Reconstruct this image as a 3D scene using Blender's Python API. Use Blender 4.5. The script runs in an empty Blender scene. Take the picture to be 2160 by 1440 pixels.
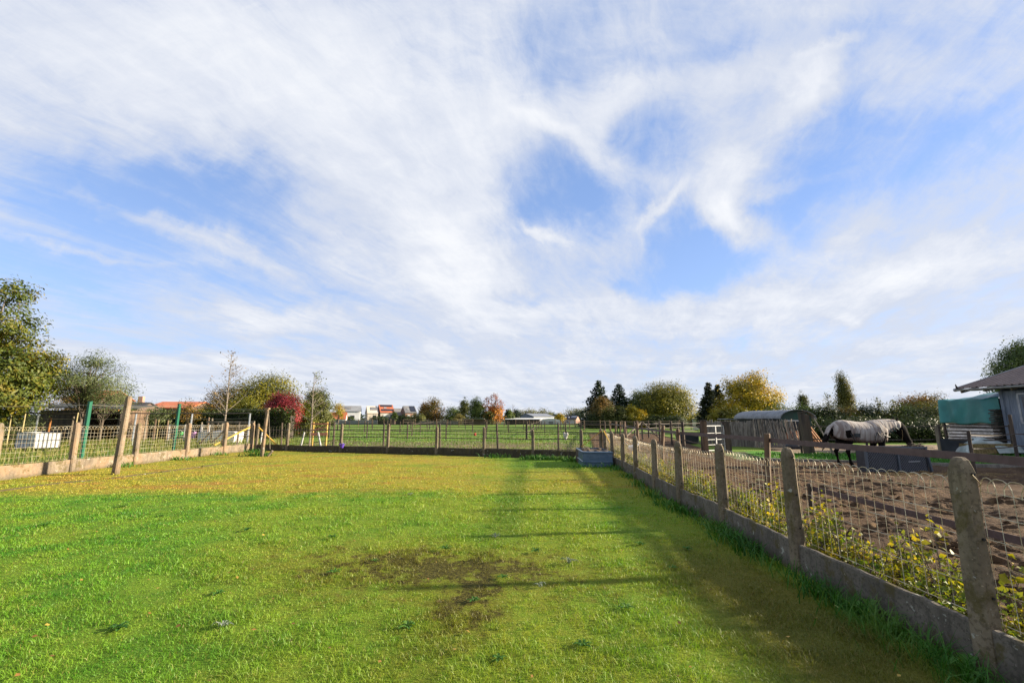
import bpy, math, random
import numpy as np
from mathutils import Vector, Matrix, Euler

random.seed(7); rng = np.random.default_rng(7)
S = bpy.context.scene
COL = S.collection
R = math.radians

# ------------------------------------------------------------------ camera
CAM_H = 1.55; FPX = 950.0; PITCH = math.atan(165 / FPX)
cam_d = bpy.data.cameras.new('camera'); cam = bpy.data.objects.new('camera', cam_d); COL.objects.link(cam)
cam.location = (0, 0, CAM_H); cam.rotation_euler = (math.pi / 2 + PITCH, 0, 0)
cam_d.sensor_width = 36; cam_d.lens = 36 * FPX / 2160; cam_d.clip_start = 0.05; cam_d.clip_end = 6000
S.camera = cam

# ------------------------------------------------------------------ light and exposure
SUN_AZ, SUN_EL, SUN_E = R(84), R(17), 4.2
S.view_settings.view_transform = 'Standard'; S.view_settings.look = 'None'
S.view_settings.exposure = 1.78; S.view_settings.gamma = 1
sd = bpy.data.lights.new('sun', 'SUN'); sd.energy = SUN_E; sd.angle = R(1.8); sd.color = (1, 0.86, 0.66)
sun = bpy.data.objects.new('sun', sd); COL.objects.link(sun)
sv = Vector((math.sin(SUN_AZ) * math.cos(SUN_EL), math.cos(SUN_AZ) * math.cos(SUN_EL), math.sin(SUN_EL)))
sun.rotation_euler = (-sv).to_track_quat('-Z', 'Y').to_euler(); sun.location = (60, 10, 40)


def ray(x, y):                                   # direction through a pixel of the 2160x1440 photograph
    u = (x - 1080) / FPX; v = (720 - y) / FPX; c, s = math.cos(PITCH), math.sin(PITCH)
    return (u, c - v * s, s + v * c)


def at(x, y, Y):                                 # the point at depth Y seen in that pixel
    d = ray(x, y); return (d[0] * Y / d[1], Y, CAM_H + d[2] * Y / d[1])


def gnd(x, y, z=0.0):
    d = ray(x, y); t = (z - CAM_H) / d[2]; return (d[0] * t, d[1] * t)


# ------------------------------------------------------------------ node helpers
class NT:
    def __init__(s, nt): s.nt = nt; s.n = nt.nodes; s.l = nt.links
    def add(s, t, **k):
        n = s.n.new(t)
        for a, b in k.items(): setattr(n, a, b)
        return n
    def put(s, sock, v):
        if hasattr(v, 'is_linked'): s.l.new(v, sock)
        elif v is not None: sock.default_value = v
    def math(s, op, a, b=None, c=None, clamp=False):
        n = s.add('ShaderNodeMath', operation=op, use_clamp=clamp)
        for i, v in enumerate((a, b, c)): s.put(n.inputs[i], v)
        return n.outputs[0]
    def vmath(s, op, a, b=None):
        n = s.add('ShaderNodeVectorMath', operation=op); s.put(n.inputs[0], a); s.put(n.inputs[1], b)
        return n.outputs[0] if op not in ('LENGTH', 'DOT_PRODUCT') else n.outputs['Value']
    def mapr(s, v, a, b, c=0.0, d=1.0, t='SMOOTHSTEP'):
        n = s.add('ShaderNodeMapRange', interpolation_type=t)
        for i, x in enumerate((v, a, b, c, d)): s.put(n.inputs[i], x)
        return n.outputs[0]
    def noise(s, vec, scale, detail=4, rough=0.55, dist=0.0, col=False):
        n = s.add('ShaderNodeTexNoise'); s.put(n.inputs['Vector'], vec)
        n.inputs['Scale'].default_value = scale; n.inputs['Detail'].default_value = detail
        n.inputs['Roughness'].default_value = rough; n.inputs['Distortion'].default_value = dist
        return n.outputs['Color' if col else 'Fac']
    def mapping(s, vec, loc=(0, 0, 0), rot=(0, 0, 0), sc=(1, 1, 1), t='POINT'):
        n = s.add('ShaderNodeMapping', vector_type=t); s.put(n.inputs['Vector'], vec)
        n.inputs['Location'].default_value = loc; n.inputs['Rotation'].default_value = rot; n.inputs['Scale'].default_value = sc
        return n.outputs[0]
    def mix(s, f, a, b, mode='MIX'):
        n = s.add('ShaderNodeMix', data_type='RGBA', blend_type=mode); s.put(n.inputs[0], f)
        for i, v in ((6, a), (7, b)):
            s.put(n.inputs[i], (*v, 1) if isinstance(v, tuple) and len(v) == 3 else v)
        return n.outputs[2]
    def ramp(s, f, stops):
        n = s.add('ShaderNodeValToRGB'); s.put(n.inputs[0], f); e = n.color_ramp.elements
        while len(e) < len(stops): e.new(0.5)
        for q, (p, c) in zip(e, stops): q.position = p; q.color = (*c, 1)
        return n.outputs[0]
    def pos(s): return s.add('ShaderNodeNewGeometry').outputs['Position']


# ------------------------------------------------------------------ world: blue sky with drifting cirrus
W = bpy.data.worlds.new('World'); S.world = W; W.use_nodes = True
w = NT(W.node_tree); w.n.clear()
sky = w.add('ShaderNodeTexSky', sky_type='NISHITA'); sky.sun_disc = False
sky.sun_elevation = SUN_EL; sky.sun_rotation = SUN_AZ; sky.altitude = 30; sky.air_density = 1.0; sky.dust_density = 0.6; sky.ozone_density = 2.0
g = w.add('ShaderNodeTexCoord').outputs['Generated']
sx = w.add('ShaderNodeSeparateXYZ'); w.put(sx.inputs[0], g); dx, dy, dz = sx.outputs
ady = w.math('MAXIMUM', w.math('ABSOLUTE', dy), 0.08)
zz = w.math('ADD', w.math('MAXIMUM', dz, 0.0), 0.13)


def comb(a, b, c=0.0):
    n = w.add('ShaderNodeCombineXYZ'); w.put(n.inputs[0], a); w.put(n.inputs[1], b); w.put(n.inputs[2], c); return n.outputs[0]


plane = comb(w.math('DIVIDE', dx, zz), w.math('DIVIDE', dy, zz))          # a flat layer of cloud overhead
face = comb(w.math('DIVIDE', dx, ady), w.math('DIVIDE', dz, ady))         # tangent coordinates of the northern sky


def warp(vec, scale, amt, detail=4):
    c = w.noise(vec, scale, detail, 0.6, 0.0, True)
    c = w.vmath('SUBTRACT', c, (0.5, 0.5, 0.5)); sc = w.add('ShaderNodeVectorMath', operation='SCALE'); w.put(sc.inputs[0], c)
    sc.inputs['Scale'].default_value = amt
    return w.vmath('ADD', vec, sc.outputs[0])


fw = warp(warp(face, 1.6, 0.28, 3), 6.0, 0.14, 5)
# openings (-) and banks (+): pixel centre, radii, tilt in degrees (anticlockwise), amount
BLOBS = [(300, 400, 360, 95, -8, -.75), (110, 480, 300, 140, 0, -.5), (180, 600, 420, 110, 0, -.42), (420, 345, 160, 60, -14, -.5),
         (520, 440, 150, 60, -32, -.35), (480, 720, 330, 30, 0, -.32), (740, 650, 130, 26, -14, -.35), (560, 560, 220, 45, -14, -.25),
         (1170, 380, 150, 80, 15, -.6), (1200, 440, 190, 60, 12, -.55), (1380, 290, 120, 70, 50, -.5), (1330, 420, 110, 90, 20, -.25),
         (1480, 540, 200, 65, 8, -.8), (1430, 500, 110, 80, 0, -.4), (1690, 440, 130, 110, 20, -.55), (1830, 300, 260, 90, 4, -.55),
         (2080, 250, 180, 120, 40, -.42), (1130, 90, 110, 80, 20, -.36), (1240, 150, 70, 40, 20, -.2), (1560, 90, 300, 40, 8, -.28),
         (1310, 585, 50, 20, 0, -.5), (1085, 622, 80, 14, -4, -.5), (860, 190, 60, 120, 10, -.28), (1950, 60, 200, 60, 0, -.25), (1820, 395, 190, 60, 8, -.4),
         (760, 250, 480, 200, -16, .50), (260, 130, 520, 190, -8, .42), (560, 60, 500, 110, 0, .15), (860, 470, 260, 130, -38, .5), (960, 560, 190, 110, -30, .4),
         (1680, 210, 140, 60, 58, .85), (1545, 390, 130, 70, 65, .75), (1570, 470, 120, 45, -30, .75), (1660, 410, 130, 22, 10, .5),
         (1240, 320, 190, 40, -32, .6), (1120, 250, 170, 60, 20, .35), (1390, 440, 70, 18, 48, .7), (1140, 480, 60, 14, -28, .6),
         (1290, 215, 120, 50, 55, .45), (1480, 170, 150, 60, 20, .4), (230, 425, 190, 18, -12, .42), (420, 470, 260, 22, -22, .42),
         (160, 518, 240, 12, -4, .35), (560, 650, 260, 30, -6, .4), (1450, 640, 700, 60, 4, .45), (1950, 560, 420, 70, 12, .45),
         (1900, 710, 500, 40, 6, .25), (700, 760, 700, 50, 0, .35), (1775, 655, 45, 16, -10, .35), (1740, 95, 90, 20, 18, .4)]
acc = 0.63
for (px, py, rx, ry, rot, amt) in BLOBS:
    d = ray(px, py); u0, v0 = d[0] / d[1], d[2] / d[1]
    k = 1.0 / d[1] ** 1.0
    q = w.mapping(fw, (u0, v0, 0), (0, 0, R(rot)), (rx * 1.25 / FPX * k, ry * 1.25 / FPX * k, 1), 'TEXTURE')
    acc = w.math('ADD', acc, w.mapr(w.vmath('LENGTH', q), 0.0, 1.15, amt, 0.0))
pw = warp(plane, 0.7, 0.5, 3)
streak = w.noise(w.mapping(w.mapping(pw, rot=(0, 0, R(14))), sc=(1.7, 0.42, 1)), 1.7, 12, 0.66, 0.3)
fine = w.noise(w.mapping(w.mapping(warp(plane, 1.6, 0.3, 4), rot=(0, 0, R(24))), sc=(2.6, 0.8, 1)), 2.6, 11, 0.68, 0.5)
acc = w.math('ADD', acc, w.math('MULTIPLY', w.math('SUBTRACT', streak, 0.5), 1.5))
acc = w.math('ADD', acc, w.math('MULTIPLY', w.math('SUBTRACT', fine, 0.5), 1.25))
wisp = w.noise(w.mapping(warp(face, 2.5, 0.22, 5), rot=(0, 0, R(0)), sc=(1.3, 2.4, 1)), 6.0, 8, 0.7, 0.6)
acc = w.math('ADD', acc, w.math('MULTIPLY', w.math('SUBTRACT', wisp, 0.5), 0.6))
low = w.mapr(dz, 0.02, 0.16, 0.35, 0.0)
acc = w.math('ADD', acc, low)
cover = w.mapr(acc, -0.25, 1.02, 0.0, 1.0)
puff = w.noise(w.mapping(pw, loc=(3, 1, 0), rot=(0, 0, R(25)), sc=(.7, 1.3, 1)), 1.5, 10, 0.62)
thick = w.math('ADD', w.mapr(acc, 0.55, 1.9), w.math('MULTIPLY', w.math('SUBTRACT', puff, 0.5), 1.7), clamp=True)
cl = w.mix(thick, (2.02, 2.17, 2.52), (2.82, 2.86, 2.95))
blue = w.mix(1.0, sky.outputs[0], (0.66, 0.74, 1.04), 'MULTIPLY')
blue = w.mix(0.72, blue, w.mix(w.mapr(dz, 0.05, 0.55), (1.28, 1.74, 2.5), (0.80, 1.25, 2.15)))
final = w.mix(w.math('MULTIPLY', cover, 0.97), blue, cl)
bg = w.add('ShaderNodeBackground'); w.put(bg.inputs[0], final); bg.inputs[1].default_value = 0.1
out = w.add('ShaderNodeOutputWorld'); w.l.new(bg.outputs[0], out.inputs[0])


# ------------------------------------------------------------------ materials
def new_mat(name):
    m = bpy.data.materials.new(name); m.use_nodes = True; t = NT(m.node_tree)
    return m, t, t.n['Principled BSDF']


def bump(t, b, h, strength=0.3, dist=0.02):
    n = t.add('ShaderNodeBump'); n.inputs['Strength'].default_value = strength; n.inputs['Distance'].default_value = dist
    t.put(n.inputs['Height'], h); t.l.new(n.outputs[0], b.inputs['Normal'])


def mat(name, c1, c2=None, scale=3.0, rough=0.7, c3=None, s3=20.0, metal=0.0, bmp=0.0, bscale=40.0, stretch=(1, 1, 1), edge=(0.4, 0.6)):
    m, t, b = new_mat(name); p = t.pos()
    pm = t.mapping(p, sc=stretch)
    col = c1
    if c2:
        col = t.mix(t.mapr(t.noise(pm, scale, 5, 0.6), *edge), c1, c2)
        if c3: col = t.mix(t.mapr(t.noise(pm, s3, 4, 0.6), 0.52, 0.66), col, c3)
        t.put(b.inputs['Base Color'], col)
    else:
        b.inputs['Base Color'].default_value = (*c1, 1)
    b.inputs['Roughness'].default_value = rough; b.inputs['Metallic'].default_value = metal
    if bmp: bump(t, b, t.noise(pm, bscale, 5, 0.6), bmp)
    return m


def leaf_mat(name, a, b_, c, scale=0.35, trans=0.3):
    m, t, b = new_mat(name); p = t.pos()
    at_ = t.add('ShaderNodeAttribute', attribute_name='rnd').outputs['Fac']
    f = t.math('ADD', t.math('MULTIPLY', at_, 0.36), t.math('MULTIPLY', t.mapr(t.noise(p, scale, 3, 0.6), 0.3, 0.7), 0.64))
    col = t.ramp(f, [(0.12, a), (0.5, b_), (0.88, c)])
    t.put(b.inputs['Base Color'], col); b.inputs['Roughness'].default_value = 0.55; b.inputs['Specular IOR Level'].default_value = 0.3
    tr = t.add('ShaderNodeBsdfTranslucent'); t.put(tr.inputs[0], t.mix(1.0, col, (1.15, 1.05, 0.6), 'MULTIPLY'))
    mx = t.add('ShaderNodeMixShader'); mx.inputs[0].default_value = trans
    t.l.new(b.outputs[0], mx.inputs[1]); t.l.new(tr.outputs[0], mx.inputs[2])
    t.l.new(mx.outputs[0], t.n['Material Output'].inputs[0])
    return m


def lawn_colour(t):
    p = t.pos(); sp = t.add('ShaderNodeSeparateXYZ'); t.put(sp.inputs[0], p); x, y, z = sp.outputs
    n1 = t.noise(p, 0.45, 5, 0.6); n2 = t.noise(p, 2.2, 5, 0.65); n3 = t.noise(p, 9.0, 4, 0.6)
    green = t.mix(t.mapr(n2, 0.35, 0.65), (0.068, 0.245, 0.014), (0.175, 0.350, 0.024))
    olive = t.mix(t.mapr(n3, 0.35, 0.65), (0.23, 0.33, 0.020), (0.37, 0.38, 0.04))
    dry = t.mix(t.mapr(n3, 0.38, 0.62), (0.32, 0.34, 0.028), (0.49, 0.38, 0.055))
    dry = t.mix(t.mapr(t.noise(t.mapping(p, loc=(9, 4, 0), sc=(.8, 1.6, 1)), 0.9, 5, 0.7), 0.50, 0.62, 0, .8), dry, (0.42, 0.22, 0.05))
    yy = t.math('ADD', t.math('ADD', y, t.math('MULTIPLY', t.math('SUBTRACT', n2, 0.5), 2.0)), t.math('MULTIPLY', t.math('SUBTRACT', n1, 0.5), 2.5))
    far = t.mapr(yy, 9.1, 10.9)
    left = t.mapr(x, -4.5, 1.2, 1.0, 0.15)                # the sharp green to straw change is on the left, it fades to the right
    patch = t.mapr(n1, 0.42, 0.66)
    mid = t.math('MULTIPLY', t.mapr(x, -5.0, -0.5), t.mapr(n1, 0.30, 0.55))
    c = t.mix(t.math('MULTIPLY', t.math('MAXIMUM', patch, mid), 0.62), green, olive)
    c = t.mix(t.math('MULTIPLY', far, t.math('MULTIPLY', t.math('ADD', 0.50, t.math('MULTIPLY', left, 0.38)), t.mapr(n1, 0.30, 0.55, 0.55, 1.15))), c, dry)
    strip = t.math('MULTIPLY', t.mapr(x, 1.2, 2.0), t.mapr(x, 2.9, 2.5))       # worn grass beside the right fence, colour darkened for the fence's shadow band
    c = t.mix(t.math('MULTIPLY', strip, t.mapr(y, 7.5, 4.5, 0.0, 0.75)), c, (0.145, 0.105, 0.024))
    lush = t.math('MULTIPLY', t.mapr(x, -1.5, 0.6), t.mapr(yy, 13.5, 16.0))
    c = t.mix(t.math('MULTIPLY', lush, 0.75), c, (0.07, 0.28, 0.010))
    trail = t.math('MULTIPLY', t.mapr(t.math('ABSOLUTE', t.math('SUBTRACT', x, t.math('ADD', -0.45, t.math('MULTIPLY', y, 0.045)))), 0.1, 0.45, .5, 0.0), t.mapr(y, 5.5, 7.5))
    c = t.mix(trail, c, (0.05, 0.17, 0.010))                                     # a trodden darker line
    # bare patch
    q = t.mapping(p, (-0.85, 5.15, 0), (0, 0, R(-8)), (1.55, 0.70, 1), 'TEXTURE')
    q2 = t.mapping(p, (-0.36, 4.35, 0), (0, 0, R(80)), (0.80, 0.30, 1), 'TEXTURE')
    d = t.math('MINIMUM', t.vmath('LENGTH', t.vmath('MULTIPLY', q, (1, 1, 0))), t.vmath('LENGTH', t.vmath('MULTIPLY', q2, (1, 1, 0))))
    d = t.math('ADD', d, t.math('MULTIPLY', t.math('SUBTRACT', n2, 0.5), 2.2))
    d = t.math('ADD', d, t.math('MULTIPLY', t.math('SUBTRACT', t.noise(p, 6.0, 4, 0.7), 0.5), 3.2))
    bare = t.mapr(d, 0.35, 0.85, 1.0, 0.0)
    halo = t.mapr(d, 0.5, 1.9, 1.0, 0.0)
    c = t.mix(t.math('MULTIPLY', halo, 0.6), c, (0.20, 0.17, 0.02))
    return c, bare, n3, p


def build_lawn_mats():
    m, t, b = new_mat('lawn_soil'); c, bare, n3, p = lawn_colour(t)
    c = t.mix(0.45, c, (0.075, 0.065, 0.015))
    soil = t.mix(t.mapr(t.noise(p, 30, 4), 0.4, 0.65), (0.026, 0.018, 0.008), (0.105, 0.088, 0.022))
    t.put(b.inputs['Base Color'], t.mix(t.math('MULTIPLY', bare, 0.85), c, soil)); b.inputs['Roughness'].default_value = 0.95; b.inputs['Specular IOR Level'].default_value = 0.1
    bump(t, b, t.noise(p, 45, 5, 0.7), 0.9, 0.03)
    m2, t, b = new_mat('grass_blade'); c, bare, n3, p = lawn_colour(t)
    at_ = t.add('ShaderNodeAttribute', attribute_name='rnd').outputs['Fac']
    c = t.mix(t.mapr(at_, 0.80, 1.0, 0.0, 0.75), c, (0.26, 0.19, 0.06))
    c = t.mix(t.mapr(at_, 0.0, 0.5, 0.35, 0.0), c, (0.02, 0.075, 0.006))
    c = t.mix(t.math('MULTIPLY', bare, 0.75), c, (0.10, 0.085, 0.018))
    t.put(b.inputs['Base Color'], c); b.inputs['Roughness'].default_value = 0.5; b.inputs['Specular IOR Level'].default_value = 0.35
    tr = t.add('ShaderNodeBsdfTranslucent'); t.put(tr.inputs[0], t.mix(1.0, c, (1.2, 1.2, 0.6), 'MULTIPLY'))
    mx = t.add('ShaderNodeMixShader'); mx.inputs[0].default_value = 0.35
    t.l.new(b.outputs[0], mx.inputs[1]); t.l.new(tr.outputs[0], mx.inputs[2]); t.l.new(mx.outputs[0], t.n['Material Output'].inputs[0])
    return m, m2


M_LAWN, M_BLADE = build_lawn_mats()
M = {}
M['field'] = mat('field_grass', (0.06, 0.12, 0.02), (0.10, 0.12, 0.03), 0.05, 0.95)


def ground_mat(name, a, b_, c, d, s1, s2, s3, bstr, bsc, bdist=0.05):
    m, t, b = new_mat(name); p = t.pos()
    col = t.mix(t.mapr(t.noise(p, s1, 5, 0.6), 0.38, 0.62), a, b_)
    col = t.mix(t.mapr(t.noise(p, s2, 5, 0.65), 0.5, 0.68), col, c)
    col = t.mix(t.mapr(t.noise(p, s3, 4, 0.65), 0.54, 0.7), col, d)
    t.put(b.inputs['Base Color'], col); b.inputs['Roughness'].default_value = 0.95; b.inputs['Specular IOR Level'].default_value = 0.15
    bump(t, b, t.noise(p, bsc, 6, 0.7), bstr, bdist)
    return m


M['meadow'] = ground_mat('meadow_grass', (0.085, 0.17, 0.015), (0.13, 0.19, 0.025), (0.16, 0.16, 0.035), (0.04, 0.12, 0.012), 0.12, 0.6, 3.0, 0.7, 14)
M['worn'] = ground_mat('worn_turf', (0.13, 0.10, 0.05), (0.11, 0.12, 0.03), (0.20, 0.15, 0.085), (0.06, 0.09, 0.02), 0.3, 1.2, 6.0, 0.7, 18)
M['mud'] = ground_mat('churned_mud', (0.112, 0.066, 0.034), (0.07, 0.041, 0.022), (0.17, 0.105, 0.05), (0.036, 0.021, 0.012), 0.9, 4.0, 11.0, 1.0, 24, 0.08)
M['verge'] = ground_mat('verge_grass', (0.05, 0.20, 0.012), (0.08, 0.22, 0.015), (0.06, 0.14, 0.02), (0.10, 0.18, 0.03), 0.4, 2.0, 8.0, 0.7, 20)
M['sand'] = ground_mat('sandy_yard', (0.24, 0.18, 0.12), (0.17, 0.125, 0.08), (0.28, 0.22, 0.15), (0.12, 0.09, 0.05), 0.5, 3.0, 12.0, 0.5, 25)


def concrete(name, base, lichen=True, warm=None):
    m, t, b = new_mat(name); p = t.pos()
    c = t.mix(t.mapr(t.noise(p, 3.0, 6, 0.65), 0.35, 0.65), base, tuple(v * 0.62 for v in base))
    c = t.mix(t.mapr(t.noise(p, 38, 3, 0.6), 0.50, 0.62, 0.0, 0.7), c, tuple(v * 0.42 for v in base))
    c = t.mix(t.mapr(t.noise(p, 60, 2, 0.5), 0.68, 0.74, 0.0, 0.7), c, tuple(min(1, v * 1.8) for v in base))
    c = t.mix(t.mapr(t.noise(t.mapping(p, loc=(2, 7, 0), sc=(6, 6, 0.9)), 1.6, 5, 0.7), 0.50, 0.64, 0.0, 0.65), c, tuple(v * .40 for v in base))
    if warm: c = t.mix(t.mapr(t.noise(p, 1.3, 5, 0.65), 0.42, 0.62, 0.0, 0.7), c, warm)
    if lichen:
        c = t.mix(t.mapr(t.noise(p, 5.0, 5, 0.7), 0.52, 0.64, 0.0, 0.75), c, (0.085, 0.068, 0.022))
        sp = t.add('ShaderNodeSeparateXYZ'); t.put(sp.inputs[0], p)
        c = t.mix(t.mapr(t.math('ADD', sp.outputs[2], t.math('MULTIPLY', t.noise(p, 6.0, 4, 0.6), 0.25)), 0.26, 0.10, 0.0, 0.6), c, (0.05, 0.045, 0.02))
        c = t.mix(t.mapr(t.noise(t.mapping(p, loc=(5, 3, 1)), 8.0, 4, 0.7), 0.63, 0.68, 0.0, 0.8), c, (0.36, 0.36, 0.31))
    t.put(b.inputs['Base Color'], c); b.inputs['Roughness'].default_value = 0.92; b.inputs['Specular IOR Level'].default_value = 0.2
    bump(t, b, t.noise(p, 70, 4, 0.65), 0.6, 0.006)
    return m


M['conc'] = concrete('weathered_concrete', (0.205, 0.165, 0.115))
M['conc_plate'] = concrete('concrete_plate', (0.16, 0.14, 0.115))
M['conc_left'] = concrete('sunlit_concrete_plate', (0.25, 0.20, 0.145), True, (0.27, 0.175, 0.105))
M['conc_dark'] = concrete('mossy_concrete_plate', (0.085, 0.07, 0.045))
M['conc_edge'] = concrete('sunken_edging', (0.16, 0.115, 0.075))
M['kerb'] = concrete('kerb_concrete', (0.26, 0.235, 0.20), False)
M['wire'] = mat('galvanised_wire', (0.50, 0.46, 0.36), (0.36, 0.28, 0.15), 6, 0.5, metal=0.2)
M['wire_dark'] = mat('dull_wire', (0.16, 0.16, 0.13), (0.24, 0.21, 0.14), 5, 0.55, metal=0.3)
M['hole'] = mat('dark_hole', (0.01, 0.009, 0.008))
M['tie'] = mat('rusty_tie_wire', (0.28, 0.19, 0.05), rough=0.6)
M['tape'] = mat('brown_tape', (0.085, 0.055, 0.055), (0.065, 0.04, 0.04), 8, 0.6)
M['tape_far'] = mat('dark_tape', (0.055, 0.04, 0.03), (0.07, 0.05, 0.04), 2, 0.7)
M['post_dark'] = mat('tarred_wood', (0.035, 0.026, 0.02), (0.075, 0.052, 0.036), 5, 0.85, stretch=(1, 1, 0.15), bmp=0.4)
M['post_brown'] = mat('weathered_post_wood', (0.14, 0.085, 0.048), (0.075, 0.045, 0.027), 7, 0.85, (0.22, 0.16, 0.10), 14, bmp=0.5, stretch=(1, 1, 0.12))
M['post_grey'] = mat('grey_post_wood', (0.20, 0.165, 0.12), (0.13, 0.10, 0.07), 6, 0.85, stretch=(1, 1, 0.15), bmp=0.3)
M['post_orange'] = mat('fresh_post_wood', (0.36, 0.15, 0.04), (0.28, 0.11, 0.03), 6, 0.8)
M['bamboo'] = mat('bamboo', (0.40, 0.33, 0.16), (0.30, 0.24, 0.10), 6, 0.6)
M['green_paint'] = mat('green_post_paint', (0.006, 0.085, 0.045), (0.008, 0.10, 0.055), 5, 0.45)
M['galv'] = mat('galvanised_steel', (0.40, 0.42, 0.45), (0.32, 0.34, 0.37), 6, 0.4, metal=0.5)
M['white_paint'] = mat('white_gate_paint', (0.46, 0.46, 0.46), (0.34, 0.335, 0.32), 9, 0.5)
M['white_plastic'] = mat('white_plastic', (0.58, 0.58, 0.575), (0.46, 0.46, 0.45), 2, 0.45)
M['black_steel'] = mat('black_steel', (0.02, 0.02, 0.022), rough=0.5)
M['slat_grey'] = mat('silvered_paling', (0.20, 0.175, 0.15), (0.10, 0.085, 0.07), 3, 0.9, (0.30, 0.27, 0.23), 9, stretch=(3, 3, 0.3), bmp=0.4)
M['stick'] = mat('peeled_stick', (0.36, 0.30, 0.23), (0.15, 0.115, 0.085), 4, 0.85, stretch=(3, 3, 0.4))
M['hut_roof'] = mat('hut_roof_felt', (0.15, 0.165, 0.18), (0.095, 0.105, 0.115), 2.0, 0.55, (0.20, 0.20, 0.2), 9)
M['hut_green'] = mat('hut_green_paint', (0.012, 0.06, 0.042), (0.02, 0.045, 0.035), 3, 0.6)
M['hut_dark'] = mat('hut_dark_boards', (0.02, 0.024, 0.025), (0.03, 0.033, 0.032), 4, 0.8)
M['bark'] = mat('bark', (0.085, 0.062, 0.045), (0.13, 0.105, 0.08), 8, 0.9, bmp=0.6, stretch=(1, 1, 0.3))
M['bark_pale'] = mat('birch_bark', (0.25, 0.21, 0.17), (0.12, 0.095, 0.07), 9, 0.8, stretch=(1, 1, 3))
M['bin'] = mat('slate_blue_panel', (0.06, 0.105, 0.17), (0.08, 0.125, 0.19), 3, 0.35, (0.045, 0.075, 0.12), 10, stretch=(1, 1, 4))
M['soil'] = mat('compost_soil', (0.045, 0.03, 0.018), (0.09, 0.065, 0.04), 12, 0.95, bmp=1.0)
M['tarp'] = mat('teal_tarpaulin', (0.007, 0.135, 0.125), (0.013, 0.175, 0.16), 1.5, 0.38, bmp=0.15, bscale=6)
M['tarp_pale'] = mat('pale_tarpaulin', (0.42, 0.47, 0.46), (0.30, 0.36, 0.34), 2, 0.5, (0.5, 0.52, 0.5), 5)
M['hay'] = mat('hay', (0.30, 0.21, 0.09), (0.18, 0.12, 0.05), 12, 0.9, bmp=0.8)
M['hay_dark'] = mat('old_hay', (0.05, 0.038, 0.028), (0.09, 0.06, 0.04), 14, 0.9, bmp=0.8)
M['slab'] = mat('pale_board_stack', (0.62, 0.59, 0.55), (0.45, 0.42, 0.37), 4, 0.85, (0.70, 0.68, 0.64), 9)
M['gap'] = mat('dark_timber', (0.035, 0.028, 0.022), (0.06, 0.045, 0.035), 6, 0.9)
M['stable_wood'] = mat('blue_grey_boards', (0.155, 0.185, 0.235), (0.12, 0.145, 0.19), 3, 0.7, (0.20, 0.225, 0.265), 8, stretch=(2, 2, 0.3), bmp=0.25)
M['stable_roof'] = mat('brown_sheet_roof', (0.17, 0.12, 0.10), (0.135, 0.095, 0.08), 1.5, 0.65)
M['gutter'] = mat('zinc_gutter', (0.33, 0.34, 0.36), (0.25, 0.26, 0.28), 5, 0.45, metal=0.3)
M['glass_dark'] = mat('dark_pane', (0.035, 0.04, 0.05), rough=0.15)
M['feeder'] = mat('feeder_panel', (0.018, 0.020, 0.026), (0.028, 0.03, 0.038), 3, 0.5)
M['feeder_bar'] = mat('feeder_grid', (0.10, 0.11, 0.13), rough=0.5)
M['feeder_frame'] = mat('feeder_frame', (0.06, 0.075, 0.095), rough=0.45)
M['yellow'] = mat('yellow_clip', (0.65, 0.42, 0.02), rough=0.5)
M['strap'] = mat('yellow_brace', (0.50, 0.31, 0.035), (0.42, 0.25, 0.03), 8, 0.6)
M['horse'] = mat('black_horse_coat', (0.006, 0.0055, 0.0055), (0.011, 0.009, 0.008), 5, 0.85)
M['horse'].node_tree.nodes['Principled BSDF'].inputs['Specular IOR Level'].default_value = 0.04
M['horse_white'] = mat('white_blaze', (0.55, 0.53, 0.50), (0.4, 0.38, 0.35), 14, 0.7)
M['hoof'] = mat('hoof', (0.016, 0.014, 0.012), rough=0.8)
M['rug_strap'] = mat('teal_strap', (0.006, 0.06, 0.05), rough=0.6)
M['rug_strap_dark'] = mat('dark_strap', (0.02, 0.025, 0.028), rough=0.6)
M['hen'] = mat('white_feathers', (0.80, 0.79, 0.76), (0.66, 0.64, 0.6), 10, 0.8)
M['red'] = mat('red_rubber', (0.55, 0.03, 0.03), rough=0.5)
M['comb'] = mat('red_comb', (0.45, 0.06, 0.035), rough=0.6)
M['purple'] = mat('purple_plastic', (0.12, 0.06, 0.42), rough=0.45)
M['green_plastic'] = mat('green_plastic', (0.05, 0.38, 0.10), rough=0.5)
M['lilac_plastic'] = mat('lilac_plastic', (0.38, 0.16, 0.42), rough=0.5)
M['orange_wood'] = mat('salmon_board', (0.50, 0.20, 0.11), (0.42, 0.16, 0.085), 4, 0.7)
M['rag'] = mat('pale_cloth', (0.45, 0.42, 0.40), (0.3, 0.28, 0.27), 8, 0.9)


def rug_mat():
    m, t, b = new_mat('fly_rug'); p = t.pos()
    st = t.noise(t.mapping(p, sc=(8, 1.0, 1.2)), 1.7, 6, 0.65, 0.8)
    c = t.mix(t.mapr(st, 0.38, 0.62), (0.38, 0.355, 0.325), (0.19, 0.15, 0.13))
    sp = t.add('ShaderNodeSeparateXYZ'); t.put(sp.inputs[0], p)
    dirt = t.mapr(t.math('ADD', sp.outputs[2], t.math('MULTIPLY', t.math('SUBTRACT', t.noise(p, 3.0, 3), 0.5), 0.45)), 1.02, 0.86)
    c = t.mix(t.math('MULTIPLY', dirt, 0.75), c, (0.095, 0.058, 0.045))
    t.put(b.inputs['Base Color'], c); b.inputs['Roughness'].default_value = 0.85
    bump(t, b, t.noise(t.mapping(p, sc=(6, 1, 1)), 2.0, 3), 0.5, 0.05)
    return m


M['rug'] = rug_mat()


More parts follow.
